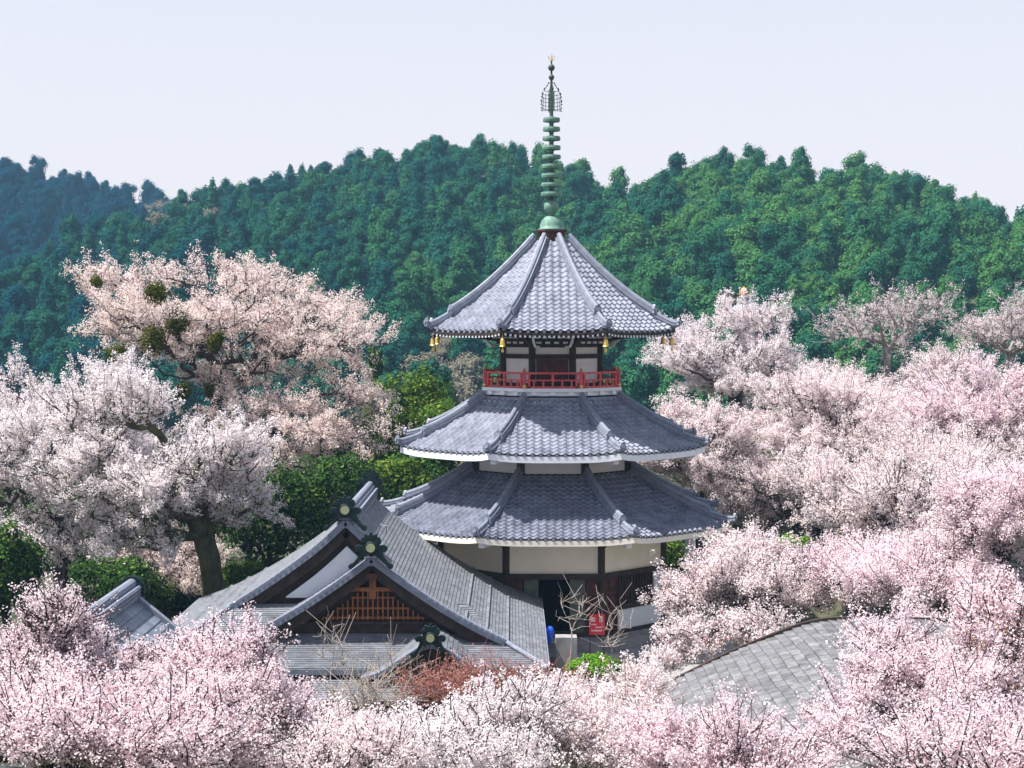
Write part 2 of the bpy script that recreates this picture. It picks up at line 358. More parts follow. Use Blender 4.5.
def roof(name, r0, z0, r1, z1, lift, curve, ridge_to, fascia, fmat, tile=0.27, course=0.26, label=None, soffit_r=3.0, rafters=False):
    """Tiled roof of eight faces: real rounded tile columns and stepped courses."""
    def surf(k, t, s, h=0.0):
        r = r0+(r1-r0)*t
        z = z0-(z0-z1)*(t*(1+curve*(1-t)))
        a = vert(r, k, z); b = vert(r, k+1, z)
        p = a.lerp(b, (s+1)/2)
        L3 = lift*(t**3)*abs(s)**4
        p.z += L3+h
        out = Vector((p.x-PX_, p.y-PY_, 0)).normalized()
        p += out*(0.06*(t**3)*abs(s)**6)
        return p
    rows = max(6, int((math.hypot((r1-r0)*0.924, z0-z1))/course))
    m = MB()
    NS = 8
    for k in range(8):
        wid = 2*r1*math.sin(PI/8)
        n_t = int(round(wid/tile)); tw = wid/n_t
        P = []; meta = []
        for c in range(rows):
            for e, dh in ((0.02, 0.0), (0.98, 0.048)):
                t = (c+e)/rows
                hw = (r0+(r1-r0)*t)*math.sin(PI/8)
                row = []; u = []
                ns = n_t*5
                for j in range(ns+1):
                    x = -1+2*j/ns               # keep samples on absolute tile positions, clip at the hips
                    X = x*wid/2
                    s = max(-1, min(1, X/hw))
                    Xc = s*hw
                    ph = (Xc/tw+n_t/2.0) % 1.0
                    h = 0.055*math.sin(PI*min(1, ph/0.55)) if ph < 0.55 else -0.018*math.sin(PI*(ph-0.55)/0.45)
                    row.append(surf(k, t, s, h+dh)); u.append(X/tw+n_t/2)
                P.append(row); meta.append((u, c))
        def uvf(i, j, a, b):
            u, c = meta[i+0]; cc = meta[i][1]
            return (meta[i][0][j]*0+(math.floor((meta[i][0][j]+1e-4))+0.5), cc+0.5)
        # drop faces whose columns collapsed on the hip line
        nc = len(P[0]); vs = [p for row in P for p in row]; fs = []; uvs = []
        for i in range(len(P)-1):
            for j in range(nc-1):
                if (P[i][j]-P[i][j+1]).length < 1e-5 and (P[i+1][j]-P[i+1][j+1]).length < 1e-5: continue
                fs.append((i*nc+j, i*nc+j+1, (i+1)*nc+j+1, (i+1)*nc+j))
                q = (math.floor(meta[i][0][j]+1e-4)+0.5+37*k, meta[i][1]+0.5)
                uvs += [q]*4
        m.add(vs, fs, uvs)
    # round tile ends along the eave
    m.cur = 1
    for k in range(8):
        wid = 2*r1*math.sin(PI/8); n_t = int(round(wid/tile))
        n = Vector((math.cos(va(k)+PI/8), math.sin(va(k)+PI/8), 0))
        for j in range(n_t):
            s = -1+2*(j+0.28)/n_t
            p = surf(k, 1.0, s, 0.0)
            m.tube([p-n*0.10+Vector((0,0,0.005)), p+n*0.035], 0.062, 8)
    rf = m.build('roof', [M['tile_low_shaded'] if r1 > 7 else M['tile'], M['tile_ridge']], pag)
    if label: rf['label'] = label
    m = MB()
    for k in range(8):
        P = []
        ss = [-1+2*j/12 for j in range(13)]
        inn = 0.16
        for (ri, dz) in ((0.02, -0.035), (0.02, -0.035-fascia), (-0.16, -0.035-fascia), (-0.16, -0.02)):
            row = []
            for s in ss:
                p = surf(k, 1.0, s); o = Vector((p.x-PX_, p.y-PY_, 0)).normalized()
                row.append(p+o*ri*1.0+Vector((0, 0, dz)))
            P.append(row)
        m.grid(P)
    m.build('eave_board', fmat, rf)
    # underside
    m = MB()
    for k in range(8):
        P = []
        for rr_, dz in ((r1-0.05, -fascia*0.75), ((r1+soffit_r)/2, 0.05-fascia*0.4), (soffit_r-0.3, 0.30)):
            row = []
            for j in range(9):
                s = -1+2*j/8
                a = vert(rr_, k, 0).lerp(vert(rr_, k+1, 0), (s+1)/2)
                tt = (rr_-soffit_r)/(r1-soffit_r)
                a.z = z1+dz+lift*max(0, tt)**3*abs(s)**2.6
                row.append(a)
            P.append(row)
        m.grid(P)
    if rafters:
        for k in range(8):
            n = Vector((math.cos(va(k)+PI/8), math.sin(va(k)+PI/8), 0))
            wid = 2*r1*math.sin(PI/8); nn = int(wid/0.17)
            for j in range(nn):
                s = -0.97+1.94*(j+0.5)/nn
                p = surf(k, 1.0, s); p.z -= fascia+0.075
                q = p-n*(1.6*(1-0.35*abs(s)))+Vector((0,0,0.12))
                m.beam(q, p-n*0.02, 0.07, 0.08)
    if rafters:
        m.cur = 1
        for k in range(8):
            n = Vector((math.cos(va(k)+PI/8), math.sin(va(k)+PI/8), 0))
            wid = 2*r1*math.sin(PI/8); nn = int(wid/0.17)
            for j in range(nn):
                s = -0.97+1.94*(j+0.5)/nn
                p = surf(k, 1.0, s); p.z -= fascia+0.075
                m.obox(p-n*0.012, n, n.cross(Vector((0,0,1))), (0,0,1), 0.012, 0.037, 0.042)
    m.build('eave_underside', [M['wood'], M['white']] if rafters else M['plaster'], rf)
    # hip ridges
    for k in range(8):
        for (ta, tb, w_, h_, orn) in ((0.0, ridge_to, 0.26, 0.24, 0.27), (ridge_to, 1.02, 0.20, 0.14, 0.22)):
            m = MB(); pts = []
            nst = 12
            for i in range(nst+1):
                t = ta+(tb-ta)*i/nst
                p = surf(k, min(t, 1.0), -1.0)
                if t > 1: p += Vector((math.cos(va(k)), math.sin(va(k)), 0))*(t-1)*(r1-r0)
                up = 0.0
                if orn == 0.22: up = 0.05*((i/nst)**3)
                else: up = 0.04*((i/nst)**4)
                pts.append(p+Vector((0, 0, up)))
            for i in range(nst):
                m.beam(pts[i]+Vector((0,0,h_/2-0.03)), pts[i+1]+Vector((0,0,h_/2-0.03)), w_, h_)
                m.beam(pts[i]+Vector((0,0,h_*0.45)), pts[i+1]+Vector((0,0,h_*0.45)), w_+0.07, 0.03)
            m.tube([p+Vector((0,0,h_+0.02)) for p in pts], w_*0.36, 8)
            rg = m.build('hip_ridge', M['tile_ridge'], rf, smooth=False)
            o = MB(); e = pts[-1]; dr = Vector((math.cos(va(k)), math.sin(va(k)), 0)); sd = Vector((-dr.y, dr.x, 0))
            poly = [(-0.62,-0.35),(-0.72,-0.1),(-0.62,0.1),(-0.66,0.42),(-0.5,0.5),(-0.36,0.74),(-0.16,0.76),(0,0.92),(0.16,0.76),(0.36,0.74),(0.5,0.5),(0.66,0.42),(0.62,0.1),(0.72,-0.1),(0.62,-0.35)]
            o.plate([(a*orn*0.85, b*orn*1.15) for a, b in poly], e+dr*0.05+Vector((0,0,0.10)), sd, (0,0,1), 0.09)
            o.tube([e+dr*0.05+Vector((0,0,0.16)), e+dr*0.14+Vector((0,0,0.18))], orn*0.33, 10)
            o.build('ridge_end_tile', M['tile_ridge'], rf)
    return surf, rf

z_ = lambda y, D=65.0: EYE+(HY-y)*D/F
# ---- top roof
s3, rf3 = roof('roof', 0.72, 15.28, 4.86, 11.88, 0.12, 0.30, 0.80, 0.10, M['wood'], label='uppermost roof, highest and narrowest of the three', soffit_r=2.2, rafters=True, tile=0.285, course=0.25)
s2, rf2 = roof('roof', 2.75, 9.33, 6.02, 7.54, 0.13, 0.26, 0.72, 0.22, M['white'], label='middle roof below the red balcony', soffit_r=3.1, tile=0.285, course=0.25)
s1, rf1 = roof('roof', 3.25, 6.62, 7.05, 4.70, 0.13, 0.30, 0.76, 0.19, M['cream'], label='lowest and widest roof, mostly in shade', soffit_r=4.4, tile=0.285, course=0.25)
# wind bells under each corner of the top roof
for k in range(8):
    p = s3(k, 1.0, -1.0); d = Vector((math.cos(va(k)), math.sin(va(k)), 0)); p = p-d*0.12; zt = p.z-0.22
    m = MB()
    m.lathe((p.x, p.y, zt-0.42), [(0.125,0),(0.10,0.03),(0.085,0.15),(0.075,0.24),(0.035,0.28),(0.02,0.30)], 12)
    m.tube([(p.x,p.y,zt-0.14),(p.x,p.y,zt+0.08)], 0.014, 6)
    m.tube([(p.x,p.y,zt-0.55),(p.x,p.y,zt-0.40)], 0.02, 6)
    m.obox((p.x,p.y,zt-0.58), (1,0,0),(0,1,0),(0,0,1), 0.045,0.012,0.05)
    m.build('wind_bell', M['gold'], rf3)

# ---- finial
def finial():
    cx, cy_ = PX_, PY_
    f = MB(); f.prism(octa(0.62), 15.22, 15.30); f.prism(octa(0.55), 15.30, 15.66); f.prism(octa(0.66), 15.66, 15.72)
    for i in range(3): f.prism(octa(0.80-0.05*i), 15.02+0.08*i, 15.10+0.08*i)
    base = f.build('finial', M['wood_red'], pag)
    d = MB(); d.lathe((cx, cy_, 15.72), [(0.50,0),(0.50,0.05),(0.44,0.07),(0.43,0.20),(0.36,0.38),(0.24,0.50),(0.14,0.54)], 24)
    d.lathe((cx, cy_, 16.26), [(0.12,0),(0.12,0.10),(0.20,0.13),(0.28,0.28),(0.27,0.48),(0.17,0.56),(0.12,0.60)], 20)
    d.build('dome', M['bronze'], base, smooth=True)
    s_ = MB(); s_.tube([(cx,cy_,16.7),(cx,cy_,20.0),(cx,cy_,22.15)], [0.11,0.075,0.03], 10); s_.build('shaft', M['bronze_dark'], base)
    for i in range(9):
        z = EYE+(HY-(194.7-9.2*i))*65/F; r = 0.385-0.009*i
        q = MB(); n = 24
        q.lathe((cx, cy_, z-0.075), [(r-0.07,0),(r,0.0),(r+0.015,0.075),(r,0.15),(r-0.07,0.15)], n)
        q.lathe((cx, cy_, z-0.16), [(0.09,0),(0.105,0.05),(0.105,0.25),(0.09,0.30)], 12)
        q.build('ring', M['bronze'], base)
    # openwork flame: four wings of little rings
    q = MB()
    zb = EYE+(HY-112)*65/F; zt = EYE+(HY-86)*65/F
    for a in range(4):
        an = R(12+90*a); dx, dy = math.cos(an), math.sin(an)
        def pt(r, z): return (cx+dx*r, cy_+dy*r, z)
        out = [(0.02, zb), (0.36, zb), (0.375, zb+0.35), (0.34, zb+0.62), (0.24, zb+0.84), (0.10, zt+0.05), (0.0, zt+0.10)]
        q.tube([pt(*p) for p in out], 0.014, 5)
        for z1_ in (0.02, 0.14, 0.28, 0.42, 0.56, 0.70):
            rr_ = np.interp(z1_, [0, 0.35, 0.62, 0.84], [0.36, 0.375, 0.34, 0.24])
            q.tube([pt(0.0, zb+z1_), pt(rr_, zb+z1_+0.05)], 0.010, 4)
        for r_ in (0.12, 0.24, 0.33):
            q.tube([pt(r_, zb), pt(r_*0.9, zb+0.9-r_*1.1)], 0.010, 4)
        for p in out[1:-1]:
            q.lathe((cx+dx*(p[0]+0.02), cy_+dy*(p[0]+0.02), p[1]-0.03), [(0.01,0),(0.03,0.03),(0.01,0.06)], 6)
        for zz in np.linspace(zb+0.1, zb+0.95, 7):
            rr_ = np.interp(zz-zb, [0, 0.35, 0.62, 0.84, 1.05], [0.36, 0.375, 0.34, 0.24, 0.05])
            q.lathe((cx+dx*(rr_+0.03), cy_+dy*(rr_+0.03), zz-0.03), [(0.01,0),(0.03,0.03),(0.01,0.06)], 6)
    q.build('flame_openwork', M['bronze_dark'], base)
    q = MB(); 
    for yy, r in ((79, 0.115), (69.5, 0.135)):
        z = EYE+(HY-yy)*65/F
        q.lathe((cx, cy_, z-r), [(0.02,0),(r*0.7,r*0.3),(r,r),(r*0.7,r*1.7),(0.03,r*2.0)], 14)
    q.build('jewel', M['bronze_dark'], base, smooth=True)
    q = MB(); zt = 22.1
    q.tube([(cx,cy_,zt),(cx,cy_,zt+0.30)], [0.03,0.008], 6)
    for a in range(4):
        q.tube([(cx,cy_,zt+0.02),(cx+0.10*math.cos(a*PI/2+0.3),cy_+0.10*math.sin(a*PI/2+0.3),zt+0.10),(cx+0.13*math.cos(a*PI/2+0.3),cy_+0.13*math.sin(a*PI/2+0.3),zt+0.22)], 0.012, 5)
    q.build('tip', M['gold'], base)
finial()

# ---- storeys
def face_frame(k, r):
    a = vert(r, k, 0); b = vert(r, k+1, 0); u = (b-a); L_ = u.length; u.normalize()
    n = Vector((math.cos(va(k)+PI/8), math.sin(va(k)+PI/8), 0))
    return a, u, n, L_
def fbox(mb, k, r, u0, u1, z0, z1, out0, out1):
    """Box on face k: u from 0 to 1 along the face, from out0 to out1 outwards."""
    a, u, n, L_ = face_frame(k, r)
    c = a+u*((u0+u1)/2*L_)+n*((out0+out1)/2); c.z = (z0+z1)/2
    mb.obox(c, u, n, (0,0,1), abs(u1-u0)*L_/2, (out1-out0)/2, (z1-z0)/2)
def storey(r, z0, z1, mat, label, post=0.11, pmat='wood'):
    m = MB(); m.prism(octa(r), z0, z1); o = m.build('wall', mat, pag); o['label'] = label
    for k in range(8):
        q = MB(); p = vert(r+0.02, k, 0); q.prism([(p.x+post*math.cos(va(k)+a*PI/4+PI/8), p.y+post*math.sin(va(k)+a*PI/4+PI/8)) for a in range(8)], z0-0.02, z1+0.02)
        q.build('post', M[pmat], o)
    return o
# top storey
w3 = storey(1.95, 9.75, 12.0, M['plaster'], 'small white and dark timber wall of the top tier', 0.13)
for (z0, z1) in ((9.76, 9.95), (10.86, 11.03), (11.28, 11.9)):
    m = MB()
    for k in range(8): fbox(m, k, 1.95, 0.0, 1.0, z0, z1, -0.02, 0.07)
    m.build('beam', M['wood'], w3)
for k in (0, 2, 4, 6):
    m = MB(); fbox(m, k, 1.95, 0.10, 0.90, 9.96, 10.85, 0.0, 0.05)
    for i in range(5): fbox(m, k, 1.95, 0.12+0.15*i, 0.23+0.15*i, 10.0, 10.8, 0.05, 0.075)
    m.build('door', M['wood_red'], w3)
m = MB(); m.prism(octa(2.25), 11.40, 11.56); m.prism(octa(2.6), 11.56, 11.74); m.prism(octa(3.1), 11.74, 11.9)
m.build('eave_bracket', M['wood'], w3)
m = MB()
for k in range(8):
    for i in range(4): fbox(m, k, 1.95, 0.10+0.22*i, 0.22+0.22*i, 11.42, 11.50, 0.16, 0.33)
    for i in range(5): fbox(m, k, 1.95, 0.06+0.19*i, 0.17+0.19*i, 11.62, 11.68, 0.5, 0.70)
m.build('bracket_tip', M['white'], w3)
for k in (0, 2, 4, 6):
    a, u, n, L_ = face_frame(k, 1.95)
    for sgn, pos in ((-1, 0.04), (1, 0.96)):
        m = MB(); b0 = a+u*(pos*L_)
        pts = [b0+n*0.35-u*sgn*0.20+Vector((0,0,11.30)), b0+n*0.5-u*sgn*0.05+Vector((0,0,11.32)), b0+n*0.65+u*sgn*0.02+Vector((0,0,11.5)), b0+n*0.9+u*sgn*0.05+Vector((0,0,11.72))]
        m.tube(pts, [0.05,0.05,0.055,0.05], 8); m.build('curved_bracket', M['white'], w3)
for k in range(8):
    m = MB(); d = Vector((math.cos(va(k)), math.sin(va(k)), 0))
    c0 = Vector((PX_, PY_, 11.55))
    m.beam(c0+d*1.9, c0+d*3.2+Vector((0,0,0.2)), 0.2, 0.22); m.beam(c0+d*1.9+Vector((0,0,0.2)), c0+d*4.5+Vector((0,0,0.42)), 0.16, 0.2)
    m.build('corner_bracket', M['wood'], w3)
    m = MB(); m.beam(c0+d*4.5+Vector((0,0,0.42)), c0+d*4.62+Vector((0,0,0.43)), 0.17, 0.21); m.build('bracket_cap', M['white'], w3)
# balcony
m = MB(); m.prism(octa(2.84), 9.66, 9.78); bal = m.build('balcony', M['white'], pag)
m = MB(); m.prism(octa(2.70), 9.50, 9.66)
for k in range(8):
    for i in range(3): fbox(m, k, 2.70, 0.12+0.33*i, 0.22+0.33*i, 9.53, 9.65, 0.0, 0.13)
m.build('balcony_edge', M['white'], bal)
m = MB(); m.prism(octa(2.78), 9.20, 9.44); m.build('ridge_band', M['tile_ridge'], rf2)
m = MB()
for k in range(8):
    nn = 8
    for i in range(nn):
        a, u, n, L_ = face_frame(k, 2.78); c = a+u*((i+0.5)/nn*L_); c.z = 9.235
        m.tube([c, c+n*0.10], 0.055, 8)
m.build('ridge_band_tile_ends', M['white'], rf2)
RR_ = 2.72
for k in range(8):
    m = MB()
    for z, t in ((9.82, 0.07), (10.08, 0.055), (10.34, 0.075)): fbox(m, k, RR_, -0.045, 1.045, z-t/2, z+t/2, -t/2, t/2)
    for i in range(1, 6):
        u = i/6
        zt = 10.34 if i == 3 else 10.08
        a, uu, n, L_ = face_frame(k, RR_); fbox(m, k, RR_, u-0.035/L_, u+0.035/L_, 9.78, zt, -0.03, 0.03)
        if i == 3: fbox(m, k, RR_, u-0.05/L_, u+0.05/L_, 10.10, 10.34, -0.04, 0.04)
    for u in (0.08, 0.92):
        a, uu, n, L_ = face_frame(k, RR_); fbox(m, k, RR_, u-0.04/L_, u+0.04/L_, 9.78, 10.32, -0.035, 0.035)
    m.build('railing', M['red'], bal)
    p = vert(RR_, k, 0); q = MB(); q.tube([(p.x,p.y,9.78),(p.x,p.y,10.44)], 0.065, 10); q.build('railing_post', M['red'], bal)
    q = MB(); q.tube([(p.x,p.y,9.80),(p.x,p.y,9.90)], 0.075, 10); q.lathe((p.x,p.y,10.44), [(0.03,0),(0.05,0.04),(0.01,0.10)], 8); q.build('post_fitting', M['gold'], bal)
# middle storey
w2 = storey(3.06, 6.3, 7.75, M['plaster'], 'low white wall between the middle and lowest roofs', 0.15)
for z0, z1 in ((6.55, 6.66),):
    m = MB()
    for k in range(8): fbox(m, k, 3.06, 0.0, 1.0, z0, z1, -0.02, 0.08)
    m.build('beam', M['wood'], w2)
m = MB(); m.prism(octa(3.32), 6.42, 6.60); m.build('ridge_band', M['tile_ridge'], rf1)
m = MB()
for k in range(8):
    for i in range(9):
        a, u, n, L_ = face_frame(k, 3.32); c = a+u*((i+0.5)/9*L_); c.z = 6.47; m.tube([c, c+n*0.09], 0.05, 8)
m.build('ridge_band_tile_ends', M['plaster'], rf1)
for (W, r, z, rr2) in ((w2, 3.06, 7.5, 4.3), (None, 4.47, 4.35, 5.7)):
    for k in range(8):
        m = MB(); d = Vector((math.cos(va(k)), math.sin(va(k)), 0)); c0 = Vector((PX_, PY_, z))
        m.beam(c0+d*(r-0.05), c0+d*(r+0.75), 0.14, 0.16)
        m.beam(c0+d*(r+0.05)+Vector((0,0,-0.28)), c0+d*(r+0.35)+Vector((0,0,-0.10)), 0.12, 0.14)
        if W: m.build('corner_bracket', M['wood'], W)
        else: br = m
# ground storey
w1 = storey(4.47, 3.12, 4.72, M['cream'], 'cream plaster band of the ground tier', 0.13)
m = MB(); m.prism(octa(3.3), 0.9, 3.2); m.build('interior_shade_core', M['black'], w1)  # solid core painted black in place of the shade inside the doorway
for k in range(8):
    m = MB(); d = Vector((math.cos(va(k)), math.sin(va(k)), 0)); c0 = Vector((PX_, PY_, 4.35))
    m.beam(c0+d*4.4, c0+d*5.1, 0.13, 0.15); m.beam(c0+d*4.5+Vector((0,0,-0.3)), c0+d*4.85+Vector((0,0,-0.05)), 0.10, 0.12)
    m.build('corner_bracket', M['wood'], w1)
    q = MB(); p = vert(4.47, k, 0); q.prism([(p.x+0.12*math.cos(a*PI/4), p.y+0.12*math.sin(a*PI/4)) for a in range(8)], 0.88, 3.15); q.build('corner_post', M['wood'], w1)
    m = MB(); fbox(m, k, 4.47, 0.0, 1.0, 2.98, 3.18, -0.1, 0.10); m.build('beam', M['wood'], w1)
    m = MB(); fbox(m, k, 4.47, 0.0, 1.0, 0.88, 1.04, -0.1, 0.08); m.build('floor_sill', M['wood'], w1)
# front face: open doorway between board panels; its middle is dark
a_, u_, n_, LF = face_frame(0, 4.47)
ub = lambda x: (PX_-LF/2 and (x-(PX_-LF/2))/LF)
fx = lambda px_: ((px_-512)/F*60.9-(PX_-LF/2))/LF
for (p0, p1) in ((524, 538.5), (570, 585.5)):
    m = MB(); fbox(m, 0, 4.47, fx(p0), fx(p1), 1.04, 2.98, -0.08, 0.0)
    for zz in (1.5, 2.0, 2.5): fbox(m, 0, 4.47, fx(p0)+0.01, fx(p1)-0.01, zz, zz+0.03, 0.0, 0.015)
    m.build('door_panel', M['wood_grey'], w1)
def lattice_door(k, u0, u1, z0, z1, name='lattice_door'):
    m = MB(); fbox(m, k, 4.47, u0, u1, z0, z1, -0.10, -0.03); a, u, n, L_ = face_frame(k, 4.47)
    nb = max(2, int((u1-u0)*L_/0.5))
    for i in range(nb+1):
        uc = u0+(u1-u0)*i/nb; fbox(m, k, 4.47, max(u0, uc-0.03/L_), min(u1, uc+0.03/L_), z0, z1, -0.03, 0.02)
    for zz in (z0, z0+(z1-z0)*0.38, z0+(z1-z0)*0.70, z1-0.07): fbox(m, k, 4.47, u0, u1, zz, zz+0.07, -0.03, 0.015)
    return m.build(name, M['wood_red'], w1)
lattice_door(0, fx(586), 0.965, 1.04, 2.98)
lattice_door(0, 0.035, fx(523), 1.04, 2.98)
for k in range(1, 8):
    if k != 4:
        lo, hi = 0.30, 0.84
        rev = k in (7, 6, 5)
        mp = (lambda u: 1-u) if rev else (lambda u: u)
        def span(u0, u1): return (min(mp(u0), mp(u1)), max(mp(u0), mp(u1)))
        if k != 4: lattice_door(k, *span(0.03, 0.25), 1.04, 2.98)
        m = MB(); s0, s1 = span(0.27, 0.85); fbox(m, k, 4.47, s0, s1, 1.98, 2.98, -0.14, -0.06)
        nb = 12
        for i in range(nb): fbox(m, k, 4.47, s0+(s1-s0)*(i+0.3)/nb, s0+(s1-s0)*(i+0.7)/nb, 1.98, 2.98, -0.06, 0.0)
        m.build('lattice_window', M['wood'], w1)
        m = MB(); s0, s1 = span(0.86, 0.965); fbox(m, k, 4.47, s0, s1, 1.95, 2.98, -0.1, 0.0); m.build('side_panel', M['white'], w1)
        m = MB(); s0, s1 = span(0.25, 1.0); fbox(m, k, 4.47, s0, s1, 1.76, 1.95, -0.1, 0.06); m.build('window_rail', M['wood'], w1)
        m = MB(); s0, s1 = span(0.27, 0.97); fbox(m, k, 4.47, s0, s1, 1.04, 1.76, -0.1, 0.02); m.build('lower_panel', M['white'], w1)
    else:
        m = MB(); fbox(m, k, 4.47, 0.03, 0.97, 1.04, 2.98, -0.1, 0.0); m.build('lattice_door', M['wood_red'], w1)

for rf_, r_, z_e in ((rf2, 6.02, 7.54), (rf1, 7.05, 4.70)):
    for k in range(8):
        d = Vector((math.cos(va(k)), math.sin(va(k)), 0)); c0 = Vector((PX_, PY_, z_e-0.22))
        m = MB(); m.beam(c0+d*(r_-1.6), c0+d*(r_-0.32), 0.20, 0.20); m.build('corner_beam', M['white'], rf_)
# ---------------------------------------------------------------- main hall
HX = -5.1
hall = thing('temple_hall', 'long low hall with grey-blue gabled roof, three green ridge-end ornaments and a lit wooden gable', 'hall', (HX, 55, 0.2))
PD = [0, 0.3, 0.95, 2, 3, 3.9, 5, 6.15]; PZ = [6.12, 5.80, 5.22, 4.45, 3.78, 3.25, 2.70, 2.27]
def zR(d): return float(np.interp(d, PD, PZ))
# smooth the profile
_d = np.linspace(0, 6.15, 124); _z = np.interp(_d, PD, PZ)
_k = np.ones(15)/15; _zp = np.concatenate([_z[:1].repeat(7)+np.linspace(0.35,0.0,7), _z, _z[-1:].repeat(7)-np.linspace(0.0,0.12,7)]); _z = np.convolve(_zp, _k, 'valid')
def zR(d): return float(np.interp(d, _d, _z))
def yfr(d):   # front edge of the slope on the pagoda side
    if d < 0.95: return 52.0
    if d <= 4.9: return 50.0
    return 50.0-(d-4.9)/(6.15-4.9)*1.5
def yfl(d): return 52.0 if d < 3.5 else 52.0-(d-3.5)/(6.15-3.5)*3.5
def ybk(d): return 60.9
def slope(sign, yf, course=0.125, d0=0.0, d1=6.15, yb=None, dfun=zR, x0=HX, bold=(3.75, 4.4, 5.0)):
    m = MB(); n = int((d1-d0)*1.2/course); yb = yb or ybk
    P = []; rows = []
    for c in range(n):
        for e, h in ((0.0, 0.0), (1.0, 0.022)):
            d = d0+(d1-d0)*(c+e*0.999)/n
            hh = h
            if e and any(abs(d-bd) < (d1-d0)/n*0.5 for bd in bold): hh = 0.075
            a, b = yf(d), yb(d)
            P.append([Vector((x0+sign*d, a+(b-a)*j/10, dfun(d)+hh)) for j in range(11)]); rows.append((a, b, c))
    if sign < 0: pass
    def uvf(i, j, a, b):
        A, B, c = rows[i]; return ((A+(B-A)*(j+b)/10)/0.30, c+0.5)
    m.grid(P, uvf)
    return m
rr1 = slope(1, yfr).build('roof', M['shingle'], hall); rr1['label'] = 'broad roof slope facing the pagoda'
rl1 = slope(-1, yfl).build('roof', M['shingle'], hall); rl1['label'] = 'roof slope facing the blossoming trees'
# front skirt
def skz(Y):
    d = 3.5+(52.0-Y)/3.5*(6.15-3.5); return zR(max(3.5, min(6.15, d)))
m = MB(); P = []; rows = []; n = 34
for c in range(n):
    for e, h in ((0, 0.022), (1, 0.0)):
        Y = 48.5+(52.3-48.5)*(c+e*0.999)/n
        xl = HX-(3.5+(52.0-min(Y, 52.0))/3.5*2.65)
        xr = HX+(6.15-(Y-48.5)/1.5*1.25) if Y < 50 else HX+4.9-(Y-50)*0.55
        zz = skz(Y)+(0 if Y < 52 else 0.04)
        P.append([Vector((xl+(xr-xl)*j/30, Y, zz+h)) for j in range(31)]); rows.append((xl, xr, c))
m.grid(P, lambda i, j, a, b: ((rows[i][0]+(rows[i][1]-rows[i][0])*(j+b)/30)/0.30, rows[i][2]+0.5))
sk = m.build('roof', M['shingle'], hall); sk['label'] = 'front skirt roof under the gables'
# rear skirt and soffits
tri_rear = [(x, zR(abs(x))-0.12) for x in np.linspace(-5.8, 5.8, 25)]
m = MB(); m.plate([(-5.8, 0.0)]+[(a, b-2.0) for a, b in tri_rear]+[(5.8, 0.0)], (HX, 60.7, 2.0), (1,0,0), (0,0,1), 0.1); m.build('rear_gable_wall', M['wood'], hall)
# eave edges and under-eave
m = MB()
for (A, B) in (((HX-6.15, 48.5), (HX+6.15, 48.5)), ((HX+6.15, 48.5), (HX+6.15, 61)), ((HX-6.15, 61), (HX-6.15, 48.5))):
    a = Vector((A[0], A[1], 2.19)); b = Vector((B[0], B[1], 2.19)); m.beam(a, b, 0.10, 0.16)
m.build('eave_edge', M['tile_ridge'], hall)
m = MB(); m.box(HX-6.05, HX+6.05, 48.6, 60.9, 2.0, 2.1); m.build('eave_underside', M['wood'], hall)
m = MB(); m.box(HX-4.9, HX+4.9, 49.7, 59.7, 0.1, 2.0); hw = m.build('wall', M['plaster'], hall)
for i in range(8):
    x = HX-4.9+9.8*i/7; m = MB(); m.box(x-0.09, x+0.09, 49.62, 49.80, 0.1, 2.0); m.build('post', M['wood'], hw)
for za, zb_ in ((1.65, 1.85), (0.1, 0.3)):
    m = MB(); m.box(HX-4.95, HX+4.95, 49.60, 49.68, za, zb_); m.build('beam', M['wood'], hw)
for i in range(4):
    x = HX-4.9+9.8*(2*i)/7+0.12; m = MB(); m.box(x, x+1.15, 49.64, 49.69, 0.3, 1.62)
    for j in range(6): m.box(x+0.1+j*0.19, x+0.13+j*0.19, 49.61, 49.64, 0.3, 1.62)
    m.build('sliding_door', M['wood_warm'], hw)
# ridge
def hall_ridge(x, z, y0, y1, w_=0.5, h_=0.42, name='ridge'):
    m = MB(); m.box(x-w_/2, x+w_/2, y0, y1, z-0.1, z+h_*0.6)
    for i in range(3): m.box(x-w_/2-0.03, x+w_/2+0.03, y0, y1, z+0.02+i*0.1, z+0.05+i*0.1)
    m.box(x-w_*0.33, x+w_*0.33, y0, y1, z+h_*0.6, z+h_*0.82)
    m.tube([(x, y0, z+h_*0.9), (x, y1, z+h_*0.9)], w_*0.24, 10)
    return m.build(name, M['tile_ridge'], hall)
hall_ridge(HX, 6.02, 51.9, 60.9)
# gable: verge bands following the profile, dark board under, wall behind
def verge(sign, xr, yf, d0, d1, off=0.0, base=zR, thick=0.20, depth=0.35, n=26, dd=0.0):
    """Edge of the roof slope seen from the front: light tile band, then dark board."""
    top = MB(); brd = MB()
    ds = [d0+(d1-d0)*i/n for i in range(n+1)]
    pts = [Vector((xr+sign*d, yf, base(d+dd)+0.03)) for d in ds]
    for i in range(n):
        a, b = pts[i], pts[i+1]
        top.beam(a+Vector((0, 0.10, -thick/2+0.08)), b+Vector((0, 0.10, -thick/2+0.08)), 0.34, thick, up=(0,0,1))
        brd.beam(a+Vector((0, 0.20, -thick-0.14)), b+Vector((0, 0.20, -thick-0.14)), 0.12, 0.32)
    nt_ = int((d1-d0)/0.16)
    for i in range(nt_):
        d = d0+(d1-d0)*(i+0.5)/nt_
        p = Vector((xr+sign*d, yf-0.10, base(d+dd)+0.07)); top.tube([p+Vector((0,0,0)), p+Vector((0,0.42,0.01))], 0.055, 6)
    return top, brd
